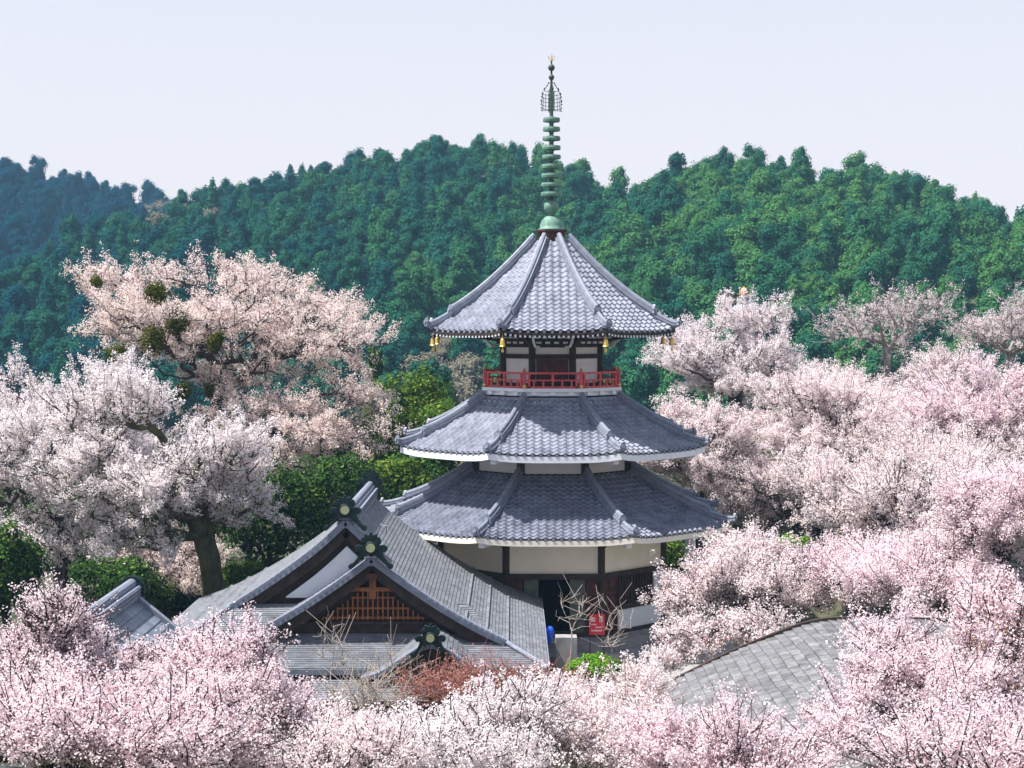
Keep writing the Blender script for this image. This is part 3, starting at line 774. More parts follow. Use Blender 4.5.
def gable_set(xr, yf, dl, drr, dd, name_label):
    for sign, L_ in ((-1, dl), (1, drr)):
        t_, b_ = verge(sign, xr, yf, 0.0, L_, dd=dd)
        t_.build('verge', M['tile_ridge'], hall); b_.build('barge_board', M['wood'], hall)
gable_set(HX, 51.95, 3.75, 0.95, 0.0, '')
DX = HX+0.95
gable_set(DX, 49.95, 3.05, 3.95, 0.95, '')
# dormer slope on the side of the main gable
m = MB(); P = []; n = 24; rows = []
for c in range(n):
    for e, h in ((0, 0), (1, 0.022)):
        d = 3.05*(c+e*0.999)/n
        P.append([Vector((DX-d, 50+2.5*j/4, zR(d+0.95)+h)) for j in range(5)]); rows.append(c)
m.grid(P, lambda i, j, a, b: ((50+2.5*(j+b)/4)/0.3, rows[i]+0.5)); dm = m.build('roof', M['shingle'], hall); dm['label'] = 'small slope behind the lit wooden gable'
# main gable wall (white plaster with dark frame)
def tri(xr, y, dl, dr, dd, drop, zb, mat, name, t=0.10, parent=hall):
    pts = []
    nn = 14
    for i in range(nn+1): d = dl*(1-i/nn); pts.append((xr-d, zR(d+dd)-drop))
    for i in range(1, nn+1): d = dr*i/nn; pts.append((xr+d, zR(d+dd)-drop))
    pts = [p for p in pts if p[1] > zb+0.01]
    pts = [(pts[0][0], zb)]+pts+[(pts[-1][0], zb)]
    m = MB(); m.plate([(a-xr, b-zb) for a, b in pts], (xr, y, zb), (1,0,0), (0,0,1), t); return m.build(name, mat, parent)
tri(HX, 52.42, 3.6, 3.6, 0, 0.32, 3.3, M['wood'], 'gable_wall')
tri(HX, 52.30, 3.3, 3.0, 0, 0.78, 3.72, M['white'], 'gable_plaster', 0.08)
tri(DX, 50.62, 3.3, 3.6, 0.95, 0.30, 2.75, M['wood'], 'gable_wall')
m = MB(); m.box(DX-2.2, DX+2.4, 50.45, 50.55, 3.22, 3.30); m.build('gable_sill', M['wood'], hall)
# wooden lattice of the lit gable
lat = MB()
for i in range(27):
    x = -1.95+3.9*i/26
    top = zR(abs(x)+0.95)-0.72
    if top > 3.42: lat.box(DX+x-0.019, DX+x+0.019, 50.40, 50.46, 3.36, min(top, 4.25))
for z in (3.42, 3.70, 4.02):
    hw_ = max(0, float(np.interp(-z-0.72, [-zR(d+0.95) for d in np.linspace(0,3,40)], np.linspace(0,3,40))))
    lat.box(DX-hw_, DX+hw_, 50.43, 50.49, z-0.022, z+0.022)
lat.box(DX-0.10, DX+0.10, 50.34, 50.46, 4.0, 4.70); lat.box(DX-0.75, DX+0.75, 50.36, 50.46, 4.22, 4.34)
lat.beam((DX, 50.40, 4.72), (DX-1.5, 50.40, 3.72), 0.10, 0.12); lat.beam((DX, 50.40, 4.72), (DX+1.5, 50.40, 3.72), 0.10, 0.12)
lat.build('wooden_lattice', M['wood_warm'], hall)
pend = MB(); pend.plate([(-0.17,0.14),(-0.08,0.2),(0.08,0.2),(0.17,0.14),(0.12,0.0),(0.05,-0.02),(0,-0.16),(-0.05,-0.02),(-0.12,0.0)], (DX, 50.02, 4.62), (1,0,0), (0,0,1), 0.06); pend.build('gable_pendant', M['wood_red'], hall)
hall_ridge(DX, 5.13, 49.95, 52.2, 0.36, 0.30)
# ornaments at ridge ends
HALF = [(0.08,1.34),(0.20,1.33),(0.26,1.24),(0.38,1.24),(0.44,1.12),(0.46,1.00),(0.38,0.93),(0.38,0.84),(0.52,0.90),(0.68,0.86),(0.74,0.70),(0.66,0.58),(0.52,0.60),(0.56,0.42),(0.66,0.24),(0.80,0.08),(0.93,0.04),(1.0,-0.06),(0.95,-0.17),(0.84,-0.17),(0.62,0.04),(0.36,0.30),(0.12,0.48)]
def ornament(x, y, z, w_, parent, flip=1, disc=True, name='ridge_ornament'):
    poly = [(a, b) for a, b in HALF]+[(-a, b) for a, b in reversed(HALF)]
    s_ = w_/2
    m = MB(); m.plate([(a*s_, b*s_*1.0) for a, b in poly], (x, y, z), (1,0,0), (0,0,1), 0.16)
    for sx in (-1, 1):
        for (a, b, r) in ((0.62,0.73,0.13),(0.90,-0.06,0.10),(0.36,1.10,0.09)):
            c = Vector((x+sx*a*s_, y-0.11, z+b*s_)); m.tube([c, c+Vector((0,0.2,0))], r*s_, 10)
    for a in (-0.2, 0, 0.2):
        m.tube([(x+a*s_, y, z+1.22*s_), (x+a*1.2*s_, y-0.03, z+(1.46-abs(a)*0.4)*s_)], [0.09*s_, 0.06*s_], 6)
    o = m.build(name, M['patina'], parent)
    if disc:
        for f_ in (-1,):
            q = MB(); q.tube([(x, y-0.08, z+0.78*s_), (x, y-0.125, z+0.78*s_)], 0.20*s_, 20); q.build('crest_disc', M['pale_gold'], o)
            q = MB(); q.lathe((0,0,0), [(0.25*s_,0),(0.29*s_,0.02),(0.25*s_,0.04)], 20)
            vv = [(x+a, y-0.07-c, z+0.78*s_+b) for a, b, c in q.v]; q2 = MB(); q2.v = vv; q2.f = q.f; q2.uv = q.uv; q2.build('disc_rim', M['patina'], o)
    return o
o_ = ornament(HX, 51.80, 5.98, 1.34, hall)
ornament(DX, 49.78, 5.10, 1.32, hall)
ornament(HX, 61.0, 6.05, 1.25, hall, disc=False)
m = MB(); m.tube([(DX+0.18, 49.85, 5.95), (DX+0.30, 49.6, 6.30), (DX+0.48, 49.6, 6.28), (DX+0.44, 49.75, 5.98)], 0.018, 6); m.build('roof_hook', M['tile_ridge'], hall)
# hip lines
for pts in ([(HX-d, yfl(d), zR(d)+0.05) for d in np.linspace(3.5, 6.15, 8)], [(HX+d, yfr(d), zR(d)+0.05) for d in np.linspace(4.9, 6.15, 6)]):
    m = MB(); m.tube(pts, 0.07, 8); m.build('hip_ridge', M['tile_ridge'], hall)
# entrance gable with its own ornament, low pent roof below
EX = px(431, 648, 47.5).x
EP = [0, 0.3, 0.7, 1.1, 1.5, 1.95]; EZ = [3.14, 3.05, 2.80, 2.52, 2.30, 2.17]
def zE(d): return float(np.interp(d, EP, EZ))
for sign in (-1, 1):
    m = MB(); P = []; rows = []; n = 14
    for c in range(n):
        for e, h in ((0, 0), (1, 0.018)):
            d = 1.95*(c+e*0.999)/n
            P.append([Vector((EX+sign*d, 47.4+3.2*j/4*(1-0.55*d/1.95), zE(d)+h)) for j in range(5)]); rows.append(c)
    m.grid(P, lambda i, j, a, b: ((47.4+3.2*(j+b)/4)/0.3, rows[i]+0.5)); o = m.build('roof', M['shingle'], hall); o['label'] = 'small curved gable roof over the entrance'
    t_, b_ = verge(sign, EX, 47.35, 0.0, 1.95, base=zE, thick=0.13, n=12)
    t_.build('verge', M['tile_ridge'], hall); b_.build('barge_board', M['wood'], hall)
pts = [(x, zE(abs(x))-0.25) for x in np.linspace(-1.7, 1.7, 15)]; pts = [(-1.7, 1.8)]+pts+[(1.7, 1.8)]
m = MB(); m.plate([(a, b-1.8) for a, b in pts], (EX, 47.75, 1.8), (1,0,0), (0,0,1), 0.1); m.build('gable_wall', M['wood'], hall)
ornament(EX, 47.22, 2.98, 1.15, hall)
m = MB(); P = []; rows = []; n = 10
for c in range(n):
    for e, h in ((0, 0.02), (1, 0)):
        Y = 46.5+1.35*(c+e*0.999)/n; P.append([Vector((-5.6+(-0.4+5.6+1.2)*j/12, Y, 1.78+(Y-46.5)*0.24+h)) for j in range(13)]); rows.append(c)
m.grid(P, lambda i, j, a, b: ((j+b)*0.53/0.3, rows[i]+0.5)); o = m.build('roof', M['shingle'], hall); o['label'] = 'low pent roof in front of the entrance'
m = MB(); m.box(-5.6, 0.8, 46.5, 47.8, 1.64, 1.72); m.build('eave_underside', M['wood'], hall)
m = MB(); m.box(-5.3, 0.5, 47.3, 49.6, 0.0, 1.64); m.build('entrance_wall', M['wood'], hall)
for x in (-5.4, -3.6, -1.0, 0.6):
    m = MB(); m.box(x-0.08, x+0.08, 46.65, 46.81, 0.0, 1.66); m.build('post', M['wood'], hall)

# ---------------------------------------------------------------- near shingle roof, lower right
NX = [2.6, 2.94, 3.67, 5.36, 7.1, 7.9, 8.7, 9.6, 11.5]; NZ = [3.10, 3.27, 3.66, 4.50, 5.18, 5.22, 5.22, 5.2, 5.1]
_nx = np.linspace(2.6, 11.5, 200); _nz = np.interp(_nx, NX, NZ); _nz = np.convolve(np.pad(_nz, 12, mode='reflect', reflect_type='odd'), np.ones(25)/25, 'valid')
def zN(x): return float(np.interp(x, _nx, _nz))
nr = thing('shingled_building', 'building under a broad grey shingle roof, half hidden by pink blossom below the pagoda', 'building', (6.5, 33, 1.0))
m = MB(); P = []; rows = []; n = 42
def ny1(x): return 40.0
for c in range(n):
    for e, h in ((0, 0.035), (1, 0)):
        x = 2.6+8.9*(c+e*0.999)/n
        P.append([Vector((x, 26+14*j/30, zN(x)+h+0.010*math.sin(j*1.7+c)+0.02*math.sin(j*0.6+c*0.3))) for j in range(31)]); rows.append(c)
m.grid(P, lambda i, j, a, b: ((26+14*(j+b)/30)/0.50, rows[i]+0.5)); m.build('roof', M['shingle_warm'], nr)
m = MB(); pts = [Vector((x, 40.02, zN(x)+0.02)) for x in np.linspace(2.6, 11.5, 40)]
for i in range(39): m.beam(pts[i], pts[i+1], 0.12, 0.09)
m.build('verge', M['wood'], nr)
m = MB(); m.plate([(x-6.7, zN(x)-0.12-0.5) for x in np.linspace(2.6, 10.9, 24)]+[(10.9-6.7, 0.0), (2.6-6.7, 0.0)], (6.7, 39.4, 0.5), (1,0,0), (0,0,1), 0.15); m.build('gable_wall', M['plaster'], nr)
m = MB(); m.box(2.7, 2.85, 26.6, 39.3, 0.3, 2.95); m.box(10.7, 10.85, 26.6, 39.3, 0.3, 4.2); m.build('wall', M['plaster'], nr)

# ---------------------------------------------------------------- small tiled store, left
st = thing('tiled_storehouse', 'small blue-grey tiled roof with a gold-disced gable end sunk in pink blossom beside the hall', 'storehouse', (-10.1, 40, 0.3))
SXr = -10.15
SD = [0, 0.25, 1.3, 2.4, 3.3]; SZ = [5.05, 4.78, 3.92, 3.20, 2.80]
def zS(d): return float(np.interp(d, SD, SZ))
for sign in (-1, 1):
    m = MB(); P = []; rows = []; n = 16
    for c in range(n):
        for e, h in ((0, 0), (1, 0.03)):
            d = 3.3*(c+e*0.999)/n; P.append([Vector((SXr+sign*d, 35.5+9.5*j/12, zS(d)+h)) for j in range(13)]); rows.append(c)
    m.grid(P, lambda i, j, a, b: ((35.5+9.5*(j+b)/12)/0.34, rows[i]+0.5)); m.build('roof', M['small_tile'], st)
    for yy in (35.5, 45.0):
        m = MB(); pts = [Vector((SXr+sign*d, yy, zS(d)+0.02)) for d in np.linspace(0, 3.3, 14)]
        for i in range(13): m.beam(pts[i], pts[i+1], 0.24, 0.20)
        m.build('verge', M['tile_ridge'], st)
m = MB(); m.box(SXr-0.24, SXr+0.24, 35.4, 45.1, 4.9, 5.22)
for i in range(3): m.box(SXr-0.27, SXr+0.27, 35.4, 45.1, 4.98+0.09*i, 5.01+0.09*i)
m.tube([(SXr, 35.35, 5.27), (SXr, 45.15, 5.27)], 0.14, 10); m.build('ridge', M['tile_ridge'], st)
m = MB(); m.tube([(SXr, 45.1, 5.12), (SXr, 45.22, 5.12)], 0.36, 14); m.build('ridge_cap', M['patina'], st)
ornament(SXr, 35.28, 4.45, 1.3, st)
m = MB(); pts = [(x, zS(abs(x))-0.18) for x in np.linspace(-2.6, 2.6, 15)]; m.plate([(-2.6, 0.0)]+[(a, b-0.4) for a, b in pts]+[(2.6, 0.0)], (SXr, 35.9, 0.4), (1,0,0), (0,0,1), 0.12)
m.box(SXr-2.6, SXr-2.48, 35.9, 44.7, 0.3, 3.0); m.box(SXr+2.48, SXr+2.6, 35.9, 44.7, 0.3, 3.0); m.build('wall', M['plaster'], st)
for z in (2.9, 3.6):
    m = MB(); m.box(SXr-2.4 if z < 3 else SXr-1.3, SXr+2.4 if z < 3 else SXr+1.3, 35.78, 35.84, z, z+0.14); m.build('beam', M['wood'], st)
m = MB(); m.box(SXr-0.08, SXr+0.08, 35.76, 35.82, 0.6, 4.4); m.build('post', M['wood'], st)

# ---------------------------------------------------------------- things about the yard
def zg(x, y): return float(terrain(x, y))
m = MB(); P = [[(x, y, zg(x, y)+0.09) for x in np.linspace(-4, 9.5, 20)] for y in np.linspace(53, 66, 20)]
m.grid(P); tag(m.build('pavement', M['stone']), kind='structure')
tgt = px(597, 617, 59.2)
m = MB(); ny_ = 59.6
m = thing('red_notice_board', 'small red notice board standing before the pagoda doorway', 'notice board', (tgt.x, 59.2, 0.55))
q = MB(); q.box(tgt.x-0.27, tgt.x+0.27, 59.18, 59.22, 1.28, 2.0); bd = q.build('board', M['poster'], m)
q = MB()
q.box(tgt.x-0.21, tgt.x-0.06, 59.165, 59.178, 1.74, 1.90); q.box(tgt.x-0.21, tgt.x-0.02, 59.165, 59.178, 1.62, 1.67)
q.box(tgt.x+0.08, tgt.x+0.21, 59.165, 59.178, 1.72, 1.93); q.box(tgt.x-0.20, tgt.x+0.18, 59.165, 59.178, 1.40, 1.46); q.box(tgt.x-0.06, tgt.x+0.18, 59.165, 59.178, 1.52, 1.57)
q.build('printed_panel', M['poster_pale'], bd)
for sx in (-0.24, 0.24):
    q = MB(); q.tube([(tgt.x+sx, 59.24, 0.55), (tgt.x+sx, 59.24, 1.35)], 0.02, 6); q.build('leg', M['wood_red'], m)
def ico_lump(name, c, r, mat, seed, sq=(1,1,1), kind=None, rough=0.25):
    import bmesh
    bm = bmesh.new(); bmesh.ops.create_icosphere(bm, subdivisions=4, radius=1)
    rng = np.random.default_rng(seed); ph = rng.uniform(0, 6, (5, 3)); fr = rng.uniform(1.5, 4.5, (5, 3))
    for v in bm.verts:
        p = np.array(v.co); k = 1+rough*sum(math.sin(float(np.dot(fr[i], p))+ph[i, 0]) for i in range(5))/3
        v.co = Vector((p[0]*k*r*sq[0]+c[0], p[1]*k*r*sq[1]+c[1], p[2]*k*r*sq[2]+c[2]))
    me = bpy.data.meshes.new(name); bm.to_mesh(me); bm.free(); me.materials.append(mat)
    me.polygons.foreach_set("use_smooth", [True]*len(me.polygons))
    return link(name, me)
t0 = px(547, 635, 56.5)
tag(ico_lump('tarpaulin_bundle', t0, 0.30, M['blue'], 3, (0.75,0.7,1.0), rough=0.2), 'bright blue tarpaulin bundle at the corner of the hall roof', 'tarpaulin')
t0 = px(345, 722, 40)
tag(ico_lump('boulder', (t0.x, t0.y, t0.z-0.8), 1.25, M['rock'], 8, (0.6,0.55,0.7), rough=0.22), 'grey-brown boulder among dry twigs in front of the hall', 'boulder')
for i, (a, b) in enumerate(((556, 642), (543, 655), (566, 636))):
    t0 = px(a, b, 56.8-i*0.6)
    nm = ('low cut stone beside the blue tarpaulin', 'flat grey stone block below the blue tarpaulin', 'small stone block by the pagoda steps')[i]
    q = MB(); q.box(t0.x-0.35, t0.x+0.35, t0.y-0.3, t0.y+0.3, 0.2, max(0.5, t0.z)); tag(q.build('stone_block', M['stone']), nm, 'stone block')
# white gate post and low wall right of the pagoda
t0 = px(690, 570, 70)
q = MB(); q.tube([(t0.x, 70, 1.2), (t0.x, 70, 4.1)], 0.22, 16); q.box(t0.x-0.3, t0.x+0.3, 69.7, 70.3, 4.1, 4.25); q.box(t0.x-0.32, t0.x+0.32, 69.68, 70.32, 0.3, 1.2)
tag(q.build('white_pillar', M['white']), 'round white pillar seen past the right edge of the pagoda', 'pillar')
q = MB(); q.box(t0.x-1.4, t0.x+4.5, 68.6, 68.85, 0.0, 1.75); q.box(t0.x-1.5, t0.x+4.6, 68.5, 68.95, 1.75, 1.85)
tag(q.build('white_wall', M['plaster'], None), 'low white garden wall behind the pagoda by the white pillar', 'wall')
# far stone tower with gold jewel, in the trees on the right
tw_ = px(744, 303, 96); tz = tw_.z
tt = thing('jewelled_tower', 'slim grey tiered tower with golden jewel rising out of the cherry trees', 'tower', (tw_.x, 96, 3.0))
q = MB(); q.lathe((tw_.x, 96, tz+0.25), [(0.03,0),(0.22,0.06),(0.30,0.24),(0.24,0.44),(0.10,0.56),(0.03,0.68)], 16); q.build('jewel', M['old_gold'], tt, smooth=True)
q = MB(); q.lathe((tw_.x, 96, -2), [(0.42,0),(0.42,tz+2.3)], 12); q.build('shaft', M['stone'], tt)
for i in range(5):
    z = tz-0.15-i*0.95
    q = MB(); q.lathe((tw_.x, 96, z-0.35), [(1.0+0.05*i,0),(1.02+0.05*i,0.08),(0.75,0.22),(0.42,0.42)], 8, PI/8); q.build('tier_roof', M['tile_ridge'], tt)
    q = MB(); q.lathe((tw_.x, 96, z-0.95), [(0.62,0),(0.62,0.55)], 8, PI/8); q.build('tier_body', M['stone'], tt)
# ---------------------------------------------------------------- wooded hills
def unit(v): return v/(np.linalg.norm(v, axis=1, keepdims=True)+1e-9)
def crown_mesh(name, seed, kind, H, Rr, nleaf, leaf, mat, trunkmat, lobes=13):
    """A forest tree in one mesh: short trunk, opaque inner lobes, leaf clumps standing off them."""
    rng = np.random.default_rng(seed)
    C_ = []; S_ = []
    if kind == 'round':
        for i in range(lobes):
            a = rng.uniform(0, 2*PI); h = rng.uniform(0.30, 0.92); rr = Rr*(0.72*math.sin(PI*min(1, (h-0.12)/0.95))+0.08)*rng.uniform(0.25, 1.05)
            C_.append((rr*math.cos(a), rr*math.sin(a), H*h)); s = Rr*rng.uniform(0.22, 0.46)*(1.25-0.45*h); S_.append((s, s, s*rng.uniform(0.7, 1.25)))
        C_.append((0, 0, H*0.60)); S_.append((Rr*0.6, Rr*0.6, H*0.28))
    else:
        for i in range(lobes+5):
            h = 0.20+0.74*(i+rng.uniform(0, 0.6))/(lobes+5); a = rng.uniform(0, 2*PI); rad = Rr*(1.02-h)**0.75
            rr = rad*rng.uniform(0.25, 0.6); C_.append((rr*math.cos(a), rr*math.sin(a), H*h)); s = max(0.35, rad*rng.uniform(0.42, 0.6)); S_.append((s, s, s*rng.uniform(0.8, 1.25)))
    C_ = np.array(C_); S_ = np.array(S_)
    area = S_[:, 0]**2; cnt = np.maximum(6, (nleaf*area/area.sum()).astype(int))
    pts = []; nr = []; vv = []
    for c, s, n in zip(C_, S_, cnt):
        d = unit(rng.normal(size=(n, 3)))
        bump = 1+0.20*np.sin(d[:, 0]*5+c[0])*np.sin(d[:, 1]*5+c[1])+0.15*rng.normal(size=n)
        p = c+d*s*bump[:, None]; pts.append(p); nr.append(unit(d+np.array([0, 0, 0.35]))); vv.append(rng.uniform(0, 1, n)*0.6+0.4*rng.uniform(0, 1))
    P = np.concatenate(pts); Nn = np.concatenate(nr); V = np.concatenate(vv)
    if kind == 'cone':
        n = nleaf; h = 1-np.sqrt(rng.uniform(0, 1, n))*0.86; a = rng.uniform(0, 2*PI, n)
        tier = (h*11) % 1.0
        rad = Rr*(1.02-h)**0.62*0.9*(0.62+0.38*(1-tier))*(1+0.18*np.sin(a*5+h*23+seed))*rng.uniform(0.8, 1.05, n)
        P = np.stack([rad*np.cos(a), rad*np.sin(a), H*h], 1); Nn = unit(np.stack([np.cos(a), np.sin(a), 0.45+0*a], 1)); V = rng.uniform(0, 0.8, n)+0.2*(1-tier)
        C_ = np.array([(0, 0, H*q) for q in (0.3, 0.45, 0.6, 0.74, 0.86)]); S_ = np.array([(Rr*(1.0-q)**0.62*0.66, Rr*(1.0-q)**0.62*0.66, H*0.12) for q in (0.3, 0.45, 0.6, 0.74, 0.86)])
    # leave out leaves buried deep inside other lobes
    keep = np.ones(len(P), bool)
    for c, s in zip(C_, S_): keep &= ~((((P-c)/s)**2).sum(1) < 0.55) | (kind == 'cone')
    P, Nn, V = P[keep], Nn[keep], V[keep]
    q1 = leaf_faces(rng, P, leaf, Nn, 0.42, aspect=0.8)
    # opaque cores: low spheres
    core = []; cv = []
    for c, s in zip(C_, S_):
        nth, nph = 5, 8
        g_ = [[c+s*0.80*np.array([math.sin(PI*i/nth)*math.cos(2*PI*j/nph), math.sin(PI*i/nth)*math.sin(2*PI*j/nph), math.cos(PI*i/nth)]) for j in range(nph+1)] for i in range(nth+1)]
        for i in range(nth):
            for j in range(nph): core += [g_[i][j], g_[i+1][j], g_[i+1][j+1], g_[i][j+1]]; cv.append(0.3)
    tr = []
    for j in range(6):
        a0, a1 = 2*PI*j/6, 2*PI*(j+1)/6; r0, r1_ = 0.28, 0.14
        tr += [(r0*math.cos(a0), r0*math.sin(a0), -1), (r0*math.cos(a1), r0*math.sin(a1), -1), (r1_*math.cos(a1), r1_*math.sin(a1), H*0.6), (r1_*math.cos(a0), r1_*math.sin(a0), H*0.6)]
    allv = np.concatenate([q1, np.array(core), np.array(tr)]); v = np.concatenate([V, np.array(cv), np.zeros(6)])
    mi = np.zeros(len(allv)//4, int); mi[-6:] = 1
    return raw_mesh(name, allv, 4, None, v, [mat, trunkmat], mi)
protos = []
for sd, kd, H, Rr in ((1,'round',11.5,3.1),(2,'round',10,4.2),(3,'round',12.0,3.0),(4,'cone',13.0,3.0),(5,'cone',11.0,3.3),(6,'round',10.5,2.9),(7,'round',12.5,3.4),(8,'round',9.0,3.7)):
    protos.append((kd, crown_mesh('forest_tree', sd, kd, H, Rr, 3200, 0.42, M['forest'], M['bark'])))
bare_proto = crown_mesh('bare_forest_tree', 11, 'round', 9, 3.6, 1500, 0.4, M['forest_grey'], M['bark_grey'])

rng = np.random.default_rng(42)
cand = []
yy = 160.0
while yy < 585:
    sp = 4.8 if yy < 340 else 5.6
    half = yy*0.335+10
    n = int(2*half/sp)
    for i in range(n):
        x = -half+sp*(i+0.5)+rng.uniform(-0.42, 0.42)*sp; y = yy+rng.uniform(-0.42, 0.42)*sp
        cand.append((x, y))
    yy += sp*0.95
cand = np.array(cand); cz = terrain(cand[:, 0], cand[:, 1])
slope_ok = cz > -12.5
cand, cz = cand[slope_ok], cz[slope_ok]
# which trees can be seen: compare their tops with the ground (plus canopy) in front of them
top = cz+10.0; ang = (top-EYE)/cand[:, 1]
vis = np.ones(len(cand), bool)
for f in np.linspace(0.40, 0.985, 44):
    xx, y2 = cand[:, 0]*f, cand[:, 1]*f
    g_ = terrain(xx, y2); can = np.where((y2 > 165) & (g_ > -12.5) & (cand[:, 1]*(1-f) > 9), 6.5, 0)
    vis &= ((g_+can-EYE)/y2) < ang+0.004
cand, cz = cand[vis], cz[vis]
row = HY-(cz+7-EYE)/cand[:, 1]*F
ok = row < 400
cand, cz = cand[ok], cz[ok]; row = row[ok]
colp = 512+cand[:, 0]/cand[:, 1]*F
def hill_of(x, y):
    best = None; bz = -1e9
    for k, (D, pts) in RIDGE.items():
        c = x/D*F+512; r_ = np.interp(c, [p[0] for p in pts], [p[1] for p in pts]); h = EYE+(HY-r_)*D/F-TREE_H[k]; ft = D*0.5; t = (y-ft)/(D-ft)
        if t < 0: continue
        z = -14+(h+14)*(max(0, min(1, t))**0.9) if t < 1 else -14+(h+14)*(1-0.6*min(1, (t-1)*1.5))
        if z > bz: bz = z; best = k
    return best or 'near'
order = np.argsort(cand[:, 1]+np.where((colp > 0) & (colp < 1024), 0, 500)+np.where(row < 150, 0, 0))
hidden = ((colp > 60) & (colp < 400) & (row > 265)) | ((colp > 640) & (row > 345)) | ((colp > 470) & (colp < 640) & (row > 240)) | (row > 375)
order = [i for i in order if not hidden[i]]+[i for i in order if hidden[i]]
LBL = {('far','round'): 'dark bluish round-crowned tree on the distant hill at the far end of the skyline',
       ('far','cone'): 'dark bluish pointed conifer on the distant hill at the far end of the skyline',
       ('mid','round'): 'deep green round-crowned tree on the high wooded hill behind the peach-pink cherry',
       ('mid','cone'): 'deep green pointed conifer on the high wooded hill behind the peach-pink cherry',
       ('near','round'): 'bright green leafy tree on the broad hill beyond the pagoda spire and the paler cherries',
       ('near','cone'): 'green cone-shaped conifer on the broad hill beyond the pagoda spire and the paler cherries'}
GRP = {'far': 'trees on the distant bluish hill', 'mid': 'trees on the high middle hill', 'near': 'trees on the broad bright green hill'}
stuff = []; nind = 0
for q, i in enumerate(order):
    x, y = cand[i]; z = cz[i]; hk = hill_of(x, y)
    pc = {'far': 0.22, 'mid': 0.24, 'near': 0.06}[hk]
    conev = rng.random() < pc
    pi = int(rng.choice([3, 4])) if conev else int(rng.choice([0, 1, 2, 5, 6, 7], p=[.2,.12,.22,.18,.16,.12]))
    s = rng.uniform(0.62, 1.02)*(1.15 if hk == 'far' else 1.0)
    rz = rng.uniform(0, 2*PI); zs = s*rng.uniform(0.8, 1.1)
    grey = ((colp[i]-190)**2/55**2+(row[i]-218)**2/24**2 < 1 and rng.random() < 0.45) or ((colp[i]-450)**2/40**2+(row[i]-365)**2/45**2 < 1 and rng.random() < 0.8)
    if grey:
        o = bpy.data.objects.new('bare_forest_tree', bare_proto); C.objects.link(o)
        tag(o, 'grey bare-crowned tree on the wooded hill, leafless among the evergreens', 'tree', 'bare trees on the wooded hills')
        o.location = (x, y, z-0.3); o.rotation_euler = (0, 0, rz); o.scale = (s, s, zs); nind += 1; continue
    if nind < 285:
        o = bpy.data.objects.new('forest_conifer' if conev else 'forest_tree', protos[pi][1]); C.objects.link(o)
        tag(o, LBL[(hk, 'cone' if conev else 'round')], 'tree', GRP[hk])
        o.location = (x, y, z-0.3); o.rotation_euler = (0, 0, rz); o.scale = (s, s, zs); nind += 1
    else: stuff.append((x, y, z-0.3, rz, s, zs, pi))
print('FOREST individuals', nind, 'stuff', len(stuff))
# the rest of the wood as one object: a point per tree, real trees set on the points
me = bpy.data.meshes.new('distant_woods'); me.vertices.add(len(stuff)); A_ = np.array(stuff, dtype=np.float32)
me.vertices.foreach_set("co", A_[:, :3].ravel())
for nm, arr in (('rz', A_[:, 3]), ('sc', A_[:, 4]), ('zs', A_[:, 5]), ('pi', A_[:, 6])):
    at = me.attributes.new(nm, 'FLOAT', 'POINT'); at.data.foreach_set("value", arr)
wo = link('distant_woods', me); tag(wo, 'dense evergreen wood covering the far slopes of the hills', 'woods', kind='stuff')
ng = bpy.data.node_groups.new('woods', 'GeometryNodeTree')
ng.interface.new_socket('Geometry', in_out='INPUT', socket_type='NodeSocketGeometry'); ng.interface.new_socket('Geometry', in_out='OUTPUT', socket_type='NodeSocketGeometry')
gi = ng.nodes.new('NodeGroupInput'); go = ng.nodes.new('NodeGroupOutput'); jn = ng.nodes.new('GeometryNodeJoinGeometry')
def named(n_):
    a = ng.nodes.new('GeometryNodeInputNamedAttribute'); a.data_type = 'FLOAT'; a.inputs[0].default_value = n_; return a.outputs[0]
cr = ng.nodes.new('ShaderNodeCombineXYZ'); ng.links.new(named('rz'), cr.inputs[2])
cs = ng.nodes.new('ShaderNodeCombineXYZ'); sco = named('sc'); ng.links.new(sco, cs.inputs[0]); ng.links.new(sco, cs.inputs[1]); ng.links.new(named('zs'), cs.inputs[2])
# one individual of each kind lends its mesh
src = {}
for o in C.objects:
    if o.data in [p[1] for p in protos]: src.setdefault(o.data.name, o)
for pi, (kd, pm) in enumerate(protos):
    so_ = src.get(pm.name)
    if so_ is None: continue
    oi = ng.nodes.new('GeometryNodeObjectInfo'); oi.transform_space = 'ORIGINAL'; oi.inputs['Object'].default_value = so_; oi.inputs['As Instance'].default_value = True
    ip = ng.nodes.new('GeometryNodeInstanceOnPoints')
    cmpn = ng.nodes.new('FunctionNodeCompare'); cmpn.data_type = 'FLOAT'; cmpn.operation = 'EQUAL'
    ng.links.new(named('pi'), cmpn.inputs[0]); cmpn.inputs[1].default_value = float(pi); cmpn.inputs['Epsilon'].default_value = 0.2
    ng.links.new(gi.outputs[0], ip.inputs['Points']); ng.links.new(cmpn.outputs[0], ip.inputs['Selection']); ng.links.new(oi.outputs['Geometry'], ip.inputs['Instance'])
    ng.links.new(cr.outputs[0], ip.inputs['Rotation']); ng.links.new(cs.outputs[0], ip.inputs['Scale']); ng.links.new(ip.outputs[0], jn.inputs[0])
ng.links.new(jn.outputs[0], go.inputs[0])
md = wo.modifiers.new('woods', 'NODES'); md.node_group = ng

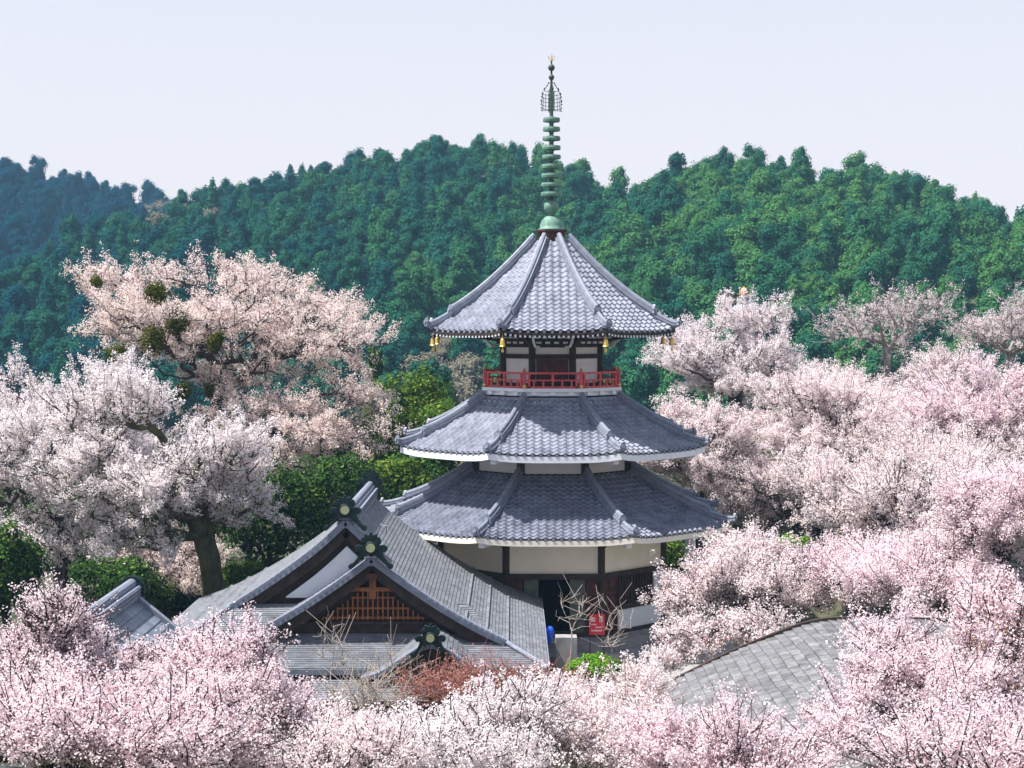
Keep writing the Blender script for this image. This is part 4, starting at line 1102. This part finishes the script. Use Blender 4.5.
# ---------------------------------------------------------------- branching trees
def grow(rng, targets, trunk, bf=0.35):
    """Join scattered twig ends into one natural branching tree: each new point takes the cheapest way to the trunk."""
    T = np.asarray(targets); n = len(T); nt_ = len(trunk)
    P = np.vstack([np.asarray(trunk), T]); par = np.full(len(P), -1); plen = np.zeros(len(P))
    for i in range(1, nt_): par[i] = i-1; plen[i] = plen[i-1]+np.linalg.norm(P[i]-P[i-1])
    best = np.full(n, 1e9); bp = np.zeros(n, int); start = max(1, nt_//2)
    for k in range(start, nt_):
        d = np.linalg.norm(T-P[k], axis=1)+bf*plen[k]
        m_ = d < best; best[m_] = d[m_]; bp[m_] = k
    done = np.zeros(n, bool); order_ = []
    for _ in range(n):
        i = int(np.argmin(np.where(done, 1e9, best))); done[i] = True; gi_ = nt_+i; par[gi_] = bp[i]; plen[gi_] = plen[bp[i]]+np.linalg.norm(P[gi_]-P[bp[i]]); order_.append(gi_)
        d = np.linalg.norm(T-P[gi_], axis=1)
        # upward growth is cheaper than doubling back
        cost = d*(1+0.25*np.clip(-(T[:, 2]-P[gi_][2])/(d+1e-6), 0, 1))+bf*plen[gi_]
        m_ = (cost < best) & ~done; best[m_] = cost[m_]; bp[m_] = gi_
    desc = np.ones(len(P))
    for g_ in reversed(order_): desc[par[g_]] += desc[g_]
    for k in range(nt_-1, 0, -1): desc[par[k]] = max(desc[par[k]], desc[k])
    return P, par, desc
def tube_mesh(P, par, rad, ns=5):
    idx = np.where(par >= 0)[0]; A = P[par[idx]]; B = P[idx]; ra = rad[par[idx]]; rb = rad[idx]
    ra = np.minimum(ra, rb*1.9)
    d = B-A; L_ = np.linalg.norm(d, axis=1, keepdims=True); d = d/(L_+1e-9)
    ref = np.where(np.abs(d[:, 2:3]) < 0.9, np.array([[0, 0, 1.]]), np.array([[1., 0, 0]])); u = unit(np.cross(d, ref)); w_ = np.cross(d, u)
    A = A-d*ra[:, None]*0.3; qs = []
    for k in range(ns):
        a0, a1 = 2*PI*k/ns, 2*PI*(k+1)/ns
        e0 = u*math.cos(a0)+w_*math.sin(a0); e1 = u*math.cos(a1)+w_*math.sin(a1)
        qs.append(np.stack([A+e0*ra[:, None], A+e1*ra[:, None], B+e1*rb[:, None], B+e0*rb[:, None]], axis=1))
    return np.concatenate(qs).reshape(-1, 3)
def lobe_points(rng, lobes, n):
    vol = np.array([l[3]*l[4]*l[5] for l in lobes]); pick = rng.choice(len(lobes), n, p=vol/vol.sum()); out = []
    for i in pick:
        c = np.array(lobes[i][:3]); s = np.array(lobes[i][3:6]); d = rng.normal(size=3); d /= np.linalg.norm(d)
        out.append(c+d*s*(rng.uniform(0.12, 1.0)**0.5))
    return np.array(out)
def make_tree(seed, lobes, n, trunk, tip=0.012, exp=0.46, per_m=80, leaf=0.10, spread=0.16, thick=0.045, wig=0.10, up=0.25, cluster=7, cover=1.0, extra_twigs=0, shoots=0, shoot_len=1.0):
    """-> wood quads, leaf quads, leaf values. lobes and trunk in local coordinates (origin at the foot)."""
    rng = np.random.default_rng(seed)
    T = lobe_points(rng, lobes, n)
    P, par, desc = grow(rng, T, trunk)
    # bend: midpoints with a small wiggle
    idx = np.where(par >= 0)[0]
    rad = tip*desc**exp
    Pm = (P[idx]+P[par[idx]])/2; seg = np.linalg.norm(P[idx]-P[par[idx]], axis=1)
    Pm = Pm+rng.normal(size=Pm.shape)*seg[:, None]*wig*0.6
    nP = len(P); P2 = np.vstack([P, Pm]); par2 = np.concatenate([par, par[idx]]); par2[idx] = nP+np.arange(len(idx)); rad2 = np.concatenate([rad, (rad[idx]+np.minimum(rad[par[idx]], rad[idx]*1.9))/2])
    # fine side twigs
    outer = np.where((rad2 < thick) & (par2 >= 0))[0]
    tw = []
    if extra_twigs:
        src_ = rng.choice(outer, extra_twigs); d = rng.normal(size=(extra_twigs, 3)); d[:, 2] = np.abs(d[:, 2])*0.8+0.2; d = unit(d)
        ends = P2[src_]+d*rng.uniform(0.35, 0.95, extra_twigs)[:, None]
        k0 = len(P2); P2 = np.vstack([P2, ends]); par2 = np.concatenate([par2, src_]); rad2 = np.concatenate([rad2, np.full(extra_twigs, tip*0.75)])
        outer = np.concatenate([outer, np.arange(k0, k0+extra_twigs)])
    if shoots:
        cen = T.mean(0); tips = np.where((desc <= 2) & (par >= 0))[0]; dist = np.linalg.norm((P[tips]-cen)/T.std(0), axis=1)
        tips = tips[dist > np.quantile(dist, 0.35)]
        src_ = rng.choice(tips, shoots); d0 = unit((P[src_]-cen)/T.std(0)+np.array([0, 0, 0.9])+rng.normal(size=(shoots, 3))*0.55)
        cur = P[src_]; ci = src_; Ls = rng.uniform(0.25, 0.62, shoots)*shoot_len
        for st_ in range(3):
            d0 = unit(d0+rng.normal(size=(shoots, 3))*0.22+np.array([0, 0, 0.08])); nx_ = cur+d0*Ls[:, None]
            k0 = len(P2); P2 = np.vstack([P2, nx_]); par2 = np.concatenate([par2, ci]); rad2 = np.concatenate([rad2, np.full(shoots, tip*(0.9-0.2*st_))])
            ci = np.arange(k0, k0+shoots); outer = np.concatenate([outer, ci]); cur = nx_
    wood = tube_mesh(P2, par2, rad2)
    A = P2[par2[outer]]; B = P2[outer]; L_ = np.linalg.norm(B-A, axis=1); tot = L_.sum()
    nc = int(tot*per_m/cluster*cover)
    Mid = (A+B)/2; ph = rng.uniform(0, 6, 6); fld = np.sin(Mid[:, 0]*1.7+ph[0])*np.sin(Mid[:, 1]*1.9+ph[1])+np.sin(Mid[:, 2]*2.1+ph[2]+Mid[:, 0]*0.8)*0.8+rng.normal(size=len(Mid))*0.5
    wgt = L_*np.where(fld > -0.55, 1.0, 0.22); wgt /= wgt.sum()
    pick = rng.choice(len(outer), nc, p=wgt); t = rng.uniform(0, 1, nc)[:, None]
    c = A[pick]*(1-t)+B[pick]*t+rng.normal(size=(nc, 3))*spread*0.6+np.array([0, 0, spread*0.2])
    cval = rng.uniform(0, 1, nc)
    q = np.repeat(c, cluster, axis=0)+rng.normal(size=(nc*cluster, 3))*spread*0.42
    v = np.clip(np.repeat(cval, cluster)*0.6+rng.uniform(0, 1, nc*cluster)*0.4, 0, 1)
    nrm = np.tile(np.array([[0, 0, 1.0]]), (len(q), 1))*up+unit(q-np.repeat(c, cluster, axis=0))*0.5
    lf = leaf_faces(rng, q, leaf, nrm, 0.58, aspect=0.8)
    return wood, lf, v
def plant(name, label, cat, base, wood, lf, v, wmat, lmat, group=None, crown='blossom'):
    o = thing(name, label, cat, base, group)
    t_ = bpy.data.objects.new('trunk', raw_mesh('trunk', wood, 4, wmat)); C.objects.link(t_); t_.parent = o
    c_ = bpy.data.objects.new(crown, raw_mesh(crown, lf, 4, lmat, v)); C.objects.link(c_); c_.parent = o
    return o
NF = [0]
def cherry(label, X, Y, D, hw, hh, seed, mat, n=900, flat=0.75, wmat='bark', leaf=None, per_m=95, lean=0, base=None, lobesn=8, extra=None, cover=1.0, young=None, twigs=500, thick=0.045, spread=0.17, trunk_r=None, name='cherry_tree', depth=None, crown='blossom', tip=0.011, cluster=7, cat='cherry tree', shoots=260, shoot_len=None):
    """A tree whose crown is centred where the photograph has it: picture centre (X, Y) at depth D, half sizes in picture pixels."""
    rng = np.random.default_rng(seed+1000)
    c = px(X, Y, D); s = D/F; rx, rz_ = hw*s*0.92, hh*s*0.86; ry = (depth or rx*0.85)
    bx, by = (c.x+lean, D) if base is None else base
    bz = float(terrain(bx, by))-0.15
    loc = np.array([bx, by, bz]); cc = np.array([c.x, c.y, c.z])-loc
    lobes = [(cc[0], cc[1], cc[2], rx*0.62, ry*0.62, rz_*0.62)]
    for i in range(lobesn):
        a = 2*PI*i/lobesn+rng.uniform(-0.3, 0.3); e = rng.uniform(-0.55, 0.75)
        k = 0.66*math.sqrt(max(0.05, 1-e*e*0.8)); r_ = rng.uniform(0.30, 0.42)
        lobes.append((cc[0]+rx*k*math.cos(a), cc[1]+ry*k*math.sin(a), cc[2]+rz_*0.62*e, rx*r_, ry*r_, rz_*r_*flat*1.2))
    if extra:
        for (ex, ey, ed, ehw, ehh) in extra:
            p = px(ex, ey, ed); lobes.append((p.x-loc[0], p.y-loc[1], p.z-loc[2], ehw*ed/F, ehw*ed/F*0.8, ehh*ed/F))
    fork = max(0.8, (cc[2]-rz_*0.85))
    tr = [(0, 0, 0), (cc[0]*0.1, cc[1]*0.1, fork*0.4), (cc[0]*0.25, cc[1]*0.25, fork*0.8), (cc[0]*0.45, cc[1]*0.45, fork*0.8+rz_*0.35), (cc[0]*0.7, cc[1]*0.7, fork*0.8+rz_*0.8)]
    lf_sz = (leaf or (0.085 if D > 50 else 0.062))*0.78
    wood, lf, v = make_tree(seed, lobes, n, tr, tip=tip*(1.3 if D > 50 else 1.1), per_m=per_m, leaf=lf_sz, extra_twigs=twigs, cover=cover*1.4, spread=spread*0.82, thick=thick, cluster=cluster, shoots=shoots, shoot_len=shoot_len or (0.8 if D > 50 else 0.5))
    NF[0] += len(lf)//4
    o = plant(name, label, cat, tuple(loc), wood, lf, v, M[wmat], M[mat], crown=crown)
    if young:
        ymat, num = young; idx = rng.choice(len(lf)//4, num); q = lf.reshape(-1, 4, 3)[idx].mean(1)+rng.normal(size=(num, 3))*0.15
        # young leaves come in patches
        keep = np.sin(q[:, 0]*1.1+seed)+np.sin(q[:, 2]*1.3+seed*2)+np.sin(q[:, 1]*0.9) > 0.9
        q = q[keep]; yl = leaf_faces(rng, q, lf_sz*1.15, None, 1.0)
        y_ = bpy.data.objects.new('young_leaves', raw_mesh('young_leaves', yl, 4, M[ymat], rng.uniform(0, 1, len(q)))); C.objects.link(y_); y_.parent = o
    return o
# ---- cherries behind, on the left
A = cherry('tall peach-pink wild cherry with mistletoe, towering behind the hall', 232, 345, 80, 160, 88, 5, 'petal_peach', n=1700, flat=0.55, wmat='bark', base=(px(205,590,82).x, 82), per_m=80, leaf=0.095, spread=0.22,
    lobesn=11, twigs=900, extra=[(105,285,80,40,18),(130,330,79,55,30),(330,345,78,62,38),(350,410,77,55,34),(170,276,81,60,16),(260,285,80,55,20),(290,460,76,60,30),(345,480,76,40,22),(240,420,77,55,32),(290,420,77,50,28),(370,445,76,38,22),(310,440,76,50,22)], young=('orange_leaf', 2500), tip=0.013)
cherry('white blossoming cherry with dense rounded crown above the dark green shrub', 62, 470, 71, 135, 105, 6, 'petal_white', n=1500, per_m=100, leaf=0.085, lobesn=10, twigs=900, extra=[(20,405,71,45,35),(110,400,71,50,36),(50,535,70,70,26),(130,530,70,50,24)], tip=0.013)
cherry('white cherry on a forked mossy trunk between the hall roof and the other white cherry', 186, 478, 63.5, 92, 82, 7, 'petal_white', n=1250, wmat='bark_moss', base=(px(216,590,64).x, 64), per_m=100, lobesn=9, twigs=700, extra=[(135,405,63.5,40,24),(238,500,63.5,38,28),(150,530,63,50,22),(100,480,63,52,42),(90,420,64,40,26)], tip=0.015)
cherry('small pale cherry with peach young leaves low down behind the tiled storehouse', 160, 575, 69, 65, 42, 8, 'petal_peach', n=500, per_m=70, young=('orange_leaf', 3500), twigs=300)
# ---- cherries on the right
cherry('pale cherry standing against the hill beside the top roof of the pagoda', 735, 368, 84, 98, 58, 21, 'petal_white', n=1100, per_m=85, twigs=700, extra=[(750,322,84,40,14),(680,352,84,28,18)], young=('red_leaf', 2500))
cherry('sparse grey-branched cherry rising bare above the pink crowns', 888, 328, 86, 76, 60, 22, 'petal_grey', n=200, per_m=16, wmat='bark_grey', twigs=300, tip=0.0125, thick=0.05, shoots=120, lobesn=7)
cherry('thin greyish cherry at the far corner of the slope by the picture edge', 1010, 330, 84, 62, 48, 23, 'petal_grey', n=320, per_m=24, wmat='bark_grey', twigs=350, tip=0.012, shoots=130)
cherry('white-pink cherry close behind the two lower pagoda roofs', 700, 455, 76, 72, 72, 24, 'petal_pale', n=1000, per_m=90, young=('red_leaf', 3000), twigs=600)
cherry('broad pale pink cherry below the sparse grey-branched one', 850, 425, 76, 105, 62, 25, 'petal_pale', n=1300, per_m=85, young=('red_leaf', 4000), twigs=800)
cherry('pink cherry flecked with red buds under the thin greyish one', 985, 415, 72, 95, 68, 26, 'petal_pink', n=1200, per_m=80, young=('red_leaf', 7000), twigs=800)
cherry('pale cherry with dark bare limbs showing through, above the bright green shrub', 805, 500, 75, 92, 62, 27, 'petal_pale', n=1000, per_m=68, wmat='bark', twigs=900, tip=0.014)
cherry('large pale cherry halfway down the slope with long rising limbs', 925, 520, 60, 112, 72, 28, 'petal_pale', n=1300, per_m=78, twigs=900, young=('orange_leaf', 3000), tip=0.013)
cherry('pale cherry between the pagoda door and the shingle roof', 758, 594, 50, 84, 44, 29, 'petal_pale', n=1100, per_m=85, leaf=0.075, twigs=700, young=('red_leaf', 2500), extra=[(695,600,50,36,24),(740,562,51,46,18),(700,640,46,36,18),(668,664,45,22,9),(755,632,46,40,16)], tip=0.012)
cherry('pink cherry with rusty young leaves over the ridge of the shingle roof', 930, 580, 46, 95, 46, 30, 'petal_pink', n=1200, per_m=90, leaf=0.07, twigs=700, young=('orange_leaf', 6000), extra=[(915,632,41.5,34,12)])
cherry('pink cherry leaning in over the far side of the shingle roof', 1000, 520, 46, 75, 70, 31, 'petal_pink', n=1000, per_m=85, leaf=0.07, twigs=600, young=('red_leaf', 5000))
cherry('deep pink cherry in full bloom over the near end of the shingle roof', 975, 700, 29, 84, 74, 32, 'petal_pink', n=1300, per_m=120, leaf=0.055, spread=0.13, twigs=900, young=('orange_leaf', 5000), tip=0.010, extra=[(885,678,29,34,20),(862,712,28,34,16),(840,742,27,36,16),(900,650,30,34,16),(1010,640,30,60,40),(900,735,29,50,24)])
cherry('low pink cherry whose sprays reach across the front of the shingle roof', 740, 788, 24, 80, 20, 33, 'petal_pink', n=420, per_m=170, leaf=0.05, spread=0.11, twigs=700, tip=0.007, young=('red_leaf', 2500), extra=[(680,765,24,36,12),(735,748,24,36,6)])
cherry('pale cherry low on the slope behind the lime shrub gap', 850, 500, 64, 80, 40, 34, 'petal_pale', n=700, per_m=70, twigs=500)
cherry('whitish cherry in the hollow beside the lowest pagoda roof corner', 745, 520, 76, 62, 34, 35, 'petal_pale', n=500, per_m=70, twigs=400, young=('red_leaf', 2000))
cherry('pale cherry filling the dip under the red-flecked pink one', 960, 468, 66, 90, 40, 36, 'petal_pale', n=800, per_m=75, twigs=500, young=('orange_leaf', 3000))
cherry('pale cherry between the two greyish bare ones', 955, 382, 82, 50, 30, 37, 'petal_pale', n=600, per_m=60, twigs=500, young=('red_leaf', 3000))
cherry('pale thin cherry under the sparse grey-branched crown', 850, 402, 80, 64, 28, 38, 'petal_pale', n=600, per_m=70, twigs=500)
cherry('pink cherry hanging over the foot of the slope before the shingle roof ridge', 860, 575, 50, 70, 36, 39, 'petal_pink', n=700, per_m=80, leaf=0.07, twigs=500, young=('orange_leaf', 2500))
cherry('rose cherry in the very corner below the deep pink one', 1000, 775, 23, 130, 40, 40, 'petal_pink', n=900, per_m=110, leaf=0.05, spread=0.12, twigs=600, young=('red_leaf', 2500))
# ---- along the bottom
cherry('white-pink cherry in front of the yard, right of the dry shrubs', 585, 738, 30, 85, 38, 41, 'petal_pale', n=1000, per_m=110, leaf=0.058, spread=0.12, twigs=900, young=('red_leaf', 2500), wmat='bark_pale', extra=[(635,702,31,26,16)])
cherry('white-pink cherry with crowded round blooms before the hall entrance', 455, 762, 28, 100, 32, 42, 'petal_white', n=1000, per_m=110, leaf=0.055, spread=0.12, twigs=700, young=('red_leaf', 2500), extra=[(510,722,29,45,14)])
cherry('pink cherry spreading before the hall skirt roof, beside the bare saplings', 235, 710, 32, 84, 50, 43, 'petal_pink', n=1300, per_m=110, leaf=0.06, spread=0.13, twigs=900, young=('red_leaf', 5000), extra=[(205,672,32,36,18),(255,655,32,22,14),(295,745,32,34,24)])
cherry('pink cherry covering the front of the tiled storehouse', 45, 672, 33, 80, 46, 44, 'petal_pink', n=900, per_m=60, leaf=0.06, spread=0.13, twigs=900, extra=[(60,622,33,38,14),(140,682,33,50,20)])
cherry('low rose-pink cherry filling the bottom corner of the view', 110, 745, 24, 150, 48, 45, 'petal_pink', n=1500, per_m=110, leaf=0.052, spread=0.12, twigs=900, young=('red_leaf', 5000))
cherry('low pink cherry at the bottom between the rose-pink and white-pink ones', 335, 778, 25, 75, 24, 46, 'petal_pale', n=800, per_m=110, leaf=0.052, spread=0.12, twigs=600, young=('red_leaf', 2500))

# ---- mistletoe on the tall cherry
def puff(name, label, cat, c, r, n, leaf, mat, seed, sq=0.85, stem=None, group=None, lob=7, crown='foliage'):
    rng = np.random.default_rng(seed)
    cs = [np.zeros(3)]+[unit(rng.normal(size=(1, 3)))[0]*r*0.5*np.array([1, 1, sq]) for _ in range(lob)]
    ss = [r*0.62]+[r*rng.uniform(0.32, 0.5) for _ in range(lob)]
    pts = []; nr = []; vv = []
    for c_, s_ in zip(cs, ss):
        k = int(n*s_**2/sum(q**2 for q in ss)); d = unit(rng.normal(size=(k, 3)))
        pts.append(c_+d*s_*rng.uniform(0.35, 1.35, k)[:, None]*np.array([1, 1, sq])); nr.append(unit(d+np.array([0,0,0.4]))); vv.append(np.clip(rng.uniform(0, 1, k)*0.75+0.25*rng.uniform(), 0, 1))
    P = np.concatenate(pts); Nn = np.concatenate(nr); lf = leaf_faces(rng, P, leaf, Nn, 0.7, aspect=0.6)
    o = bpy.data.objects.new(name, raw_mesh(name, lf, 4, M[mat], np.concatenate(vv))); C.objects.link(o); o.location = c
    return tag(o, label, cat, group)
for i, (x, y, r, txt) in enumerate(((116,358,14,'round dark olive mistletoe ball at the outer edge of the tall peach-pink cherry'),(155,294,13,'mistletoe clump high in the thin top of the peach-pink cherry'),
        (178,322,15,'largest mistletoe clump on the main limb of the peach-pink cherry'),(152,342,16,'ragged mistletoe hanging at the fork of the peach-pink cherry'),(216,341,10,'mistletoe tuft alone in mid-crown of the peach-pink cherry'),
        (183,392,9,'small mistletoe tuft just above the white cherry crown'),(228,425,15,'low drooping mistletoe beside the white cherry crown edge'),(97,281,7,'tiny mistletoe tuft at the topmost outer sprays of the peach-pink cherry'),(208,390,8,'little mistletoe tuft under the mid-crown of the peach-pink cherry'))):
    puff('mistletoe', txt, 'mistletoe', px(x, y, 75.0), r*1.12*76/F, 1100 if r > 8 else 450, 0.12, 'mistletoe', 60+i, sq=1.0)
# a dead-straight limb carrying the mistletoe
# ---- evergreens and shrubs
def bush(label, X, Y, D, hw, hh, seed, mat, n=11000, leaf=0.17, name='evergreen_tree', cat='tree', wmat='bark', lob=14):
    c = px(X, Y, D); bz = float(terrain(c.x, D))-0.1; o = thing(name, label, cat, (c.x, D, bz))
    rng = np.random.default_rng(seed); s = D/F; rx, rz_ = hw*s, hh*s; h = c.z-bz
    cs = []; 
    for i in range(lob):
        d = unit(rng.normal(size=(1, 3)))[0]; cs.append((d[0]*rx*0.62, d[1]*rx*0.5, h+d[2]*rz_*0.62, rng.uniform(0.26, 0.46)))
    cs.append((0, 0, h, 0.62)); P = []; Nn = []; V = []
    tot = sum(q[3]**2 for q in cs)
    for (a, b, e, k) in cs:
        m_ = int(n*k*k/tot); d = unit(rng.normal(size=(m_, 3))); P.append(np.array([a, b, e])+d*np.array([rx*k, rx*k*0.85, rz_*k])*rng.uniform(0.7, 1.12, m_)[:, None]*(1+0.15*np.sin(d[:, :1]*7+a)))
        Nn.append(unit(d+np.array([0, 0, 0.3]))); V.append(np.clip(rng.uniform(0, 1, m_)**1.4*0.8+0.2*rng.uniform(), 0, 1))
    P = np.concatenate(P); lf = leaf_faces(rng, P, leaf, np.concatenate(Nn), 0.65, aspect=0.6)
    t_ = [(0, 0, 0), (0.1, 0, h*0.4), (0, 0.1, h*0.8)]; T = lobe_points(rng, [(0, 0, h, rx*0.7, rx*0.6, rz_*0.8)], 60)
    PP, par, desc = grow(rng, T, t_); wood = tube_mesh(PP, par, 0.02*desc**0.5)
    for nm, me in (('trunk', raw_mesh('trunk', wood, 4, M[wmat])), ('crown', raw_mesh('crown', lf, 4, M[mat], np.concatenate(V)))):
        q = bpy.data.objects.new(nm, me); C.objects.link(q); q.parent = o
    return o
bush('yellow-green leafy tree rising beside the middle pagoda roof', 405, 420, 88, 60, 54, 71, 'olive_leaf', 12000, 0.2)
bush('sunlit olive-green tree between the tall cherry and the lowest pagoda roof', 425, 440, 80, 58, 48, 72, 'olive_leaf', 11000, 0.19)
bush('dark bluish round evergreen past the middle roof edge', 428, 378, 130, 26, 22, 73, 'blue_leaf', 5000, 0.26)
bush('dark glossy evergreen directly behind the hall ridge', 335, 505, 73, 75, 52, 74, 'dark_leaf', 12000, 0.17)
bush('deep green evergreen under the tall cherry beside the mossy trunk', 268, 520, 71, 55, 55, 75, 'dark_leaf', 11000, 0.17)
bush('dark green evergreen between hall ridge and pagoda', 420, 500, 76, 60, 48, 76, 'dark_leaf', 10000, 0.17)
bush('light green shrub right behind the main hall ridge', 400, 480, 74, 42, 24, 77, 'olive_leaf', 5000, 0.15, 'shrub', 'shrub')
bush('dark green shrub behind the tiled storehouse roof', 205, 590, 70, 55, 32, 78, 'dark_leaf', 6000, 0.16, 'shrub', 'shrub')
bush('shadowed green shrub under the white cherry', 110, 585, 60, 60, 34, 79, 'dark_leaf', 7000, 0.15, 'shrub', 'shrub')
bush('olive and dark green shrub at the very edge of the picture under the white cherry', 4, 565, 58, 42, 55, 80, 'dark_leaf', 8000, 0.15, 'shrub', 'shrub')
bush('green evergreen below the peach-pink cherry, behind the hall ridge end', 355, 450, 84, 60, 36, 101, 'dark_leaf', 8000, 0.2)
bush('small yellow-green shrub leaning on the far hall eave', 245, 575, 66, 28, 16, 81, 'olive_leaf', 2500, 0.13, 'shrub', 'shrub')
bush('moss-green shrub beside the gold-disced gable end', 8, 660, 40, 32, 26, 82, 'olive_leaf', 2500, 0.10, 'shrub', 'shrub')
bush('bright lime-green shrub growing in front of the pagoda steps', 594, 668, 50, 33, 15, 83, 'lime_leaf', 5000, 0.09, 'shrub', 'shrub')
bush('vivid green young shrub in the gap of the cherries right of the lowest roof', 792, 545, 62, 20, 13, 84, 'lime_leaf', 2500, 0.11, 'shrub', 'shrub')
bush('green tree in shade behind the white pillar', 685, 560, 80, 40, 40, 85, 'olive_leaf', 5000, 0.17)
bush('slim dark conifer above the tall cherry tip near the pagoda', 375, 365, 110, 9, 20, 87, 'dark_leaf', 1800, 0.2, 'conifer')
bush('wide dark evergreen at the back of the yard behind the pagoda', 560, 560, 92, 150, 50, 88, 'dark_leaf', 12000, 0.22)
bush('broad dark evergreen behind the pink cherries on the slope', 870, 470, 95, 190, 60, 89, 'dark_leaf', 12000, 0.24)
bush('broad shaded evergreen behind the white cherry', 80, 520, 84, 160, 80, 90, 'dark_leaf', 14000, 0.24)

# ---- dry shrubs and bare saplings
def bare(label, X, Y, D, hw, hh, seed, mat, n=220, tip=0.010, name='bare_shrub', cat='shrub', twigs=200, base_px=None, leafmat=None, exp=0.30):
    rng = np.random.default_rng(seed); c = px(X, Y, D); s = D/F; bx = c.x if base_px is None else px(base_px, Y, D).x
    bz = float(terrain(bx, D))-0.1; h = c.z-bz
    lobes = [(c.x-bx, 0, h, hw*s, hw*s*0.7, hh*s)]
    wood, lf, v = make_tree(seed, lobes, n, [(0,0,0), (0,0,max(0.2,h-hh*s*1.1)), ((c.x-bx)*0.3,0,max(0.3,h-hh*s*0.8))], tip=tip, exp=exp, per_m=12 if leafmat else 1, leaf=0.05, extra_twigs=twigs, spread=0.08, cluster=3)
    if leafmat: return plant(name, label, cat, (bx, D, bz), wood, lf, v, M[mat], M[leafmat], crown='buds')
    o = bpy.data.objects.new(name, raw_mesh(name, wood, 4, M[mat])); C.objects.link(o); o.location = (bx, D, bz); return tag(o, label, cat)
bare('pale leafless sapling with thin forked stems in front of the pagoda door', 572, 612, 46, 26, 24, 91, 'bark_pale', 40, 0.006, 'bare_sapling', 'sapling', 25)
bare('pale leafless sapling with upright tip beside the red notice board', 612, 622, 45, 22, 32, 92, 'bark_pale', 40, 0.006, 'bare_sapling', 'sapling', 25)
bare('tall pale bare sapling against the hall gable', 332, 655, 38, 26, 40, 93, 'bark_pale', 36, 0.0055, 'bare_sapling', 'sapling', 40)
bare('pale bare bush by the small entrance gable', 395, 672, 40, 36, 22, 94, 'bark_pale', 40, 0.005, twigs=60)
bare('dense reddish budding shrub before the hall corner', 490, 685, 42, 46, 18, 95, 'twig_red', 260, 0.005, twigs=350, leafmat='bud_brown')
bare('reddish budding shrub by the small ridge ornament', 432, 692, 41, 36, 14, 96, 'twig_red', 200, 0.005, twigs=250, leafmat='bud_brown')
bare('brown dry shrub beside the lime-green one', 545, 695, 42, 32, 26, 97, 'twig_red', 250, 0.006, twigs=300)
bare('grey-brown dry bush over the boulder', 360, 705, 37, 42, 24, 98, 'bark_pale', 200, 0.006, twigs=200)
# ---- air
hz = MB(); hz.box(-575, 575, -55, 775, float(ZZ.min())-1.0, 98)
hm = bpy.data.materials.new('haze'); hm.use_nodes = True; ht = hm.node_tree; ht.nodes.clear()
ho = ht.nodes.new("ShaderNodeOutputMaterial"); hv = ht.nodes.new("ShaderNodeVolumePrincipled"); hv.inputs["Color"].default_value = (0.36, 0.70, 1.0, 1); hv.inputs["Density"].default_value = 0.00026
hv.inputs["Anisotropy"].default_value = 0.0
ht.links.new(hv.outputs[0], ho.inputs["Volume"])
tag(hz.build('haze', hm), 'thin blue spring haze filling the valley air', 'haze', kind='stuff')
print('BLOSSOM FACES', NF[0])
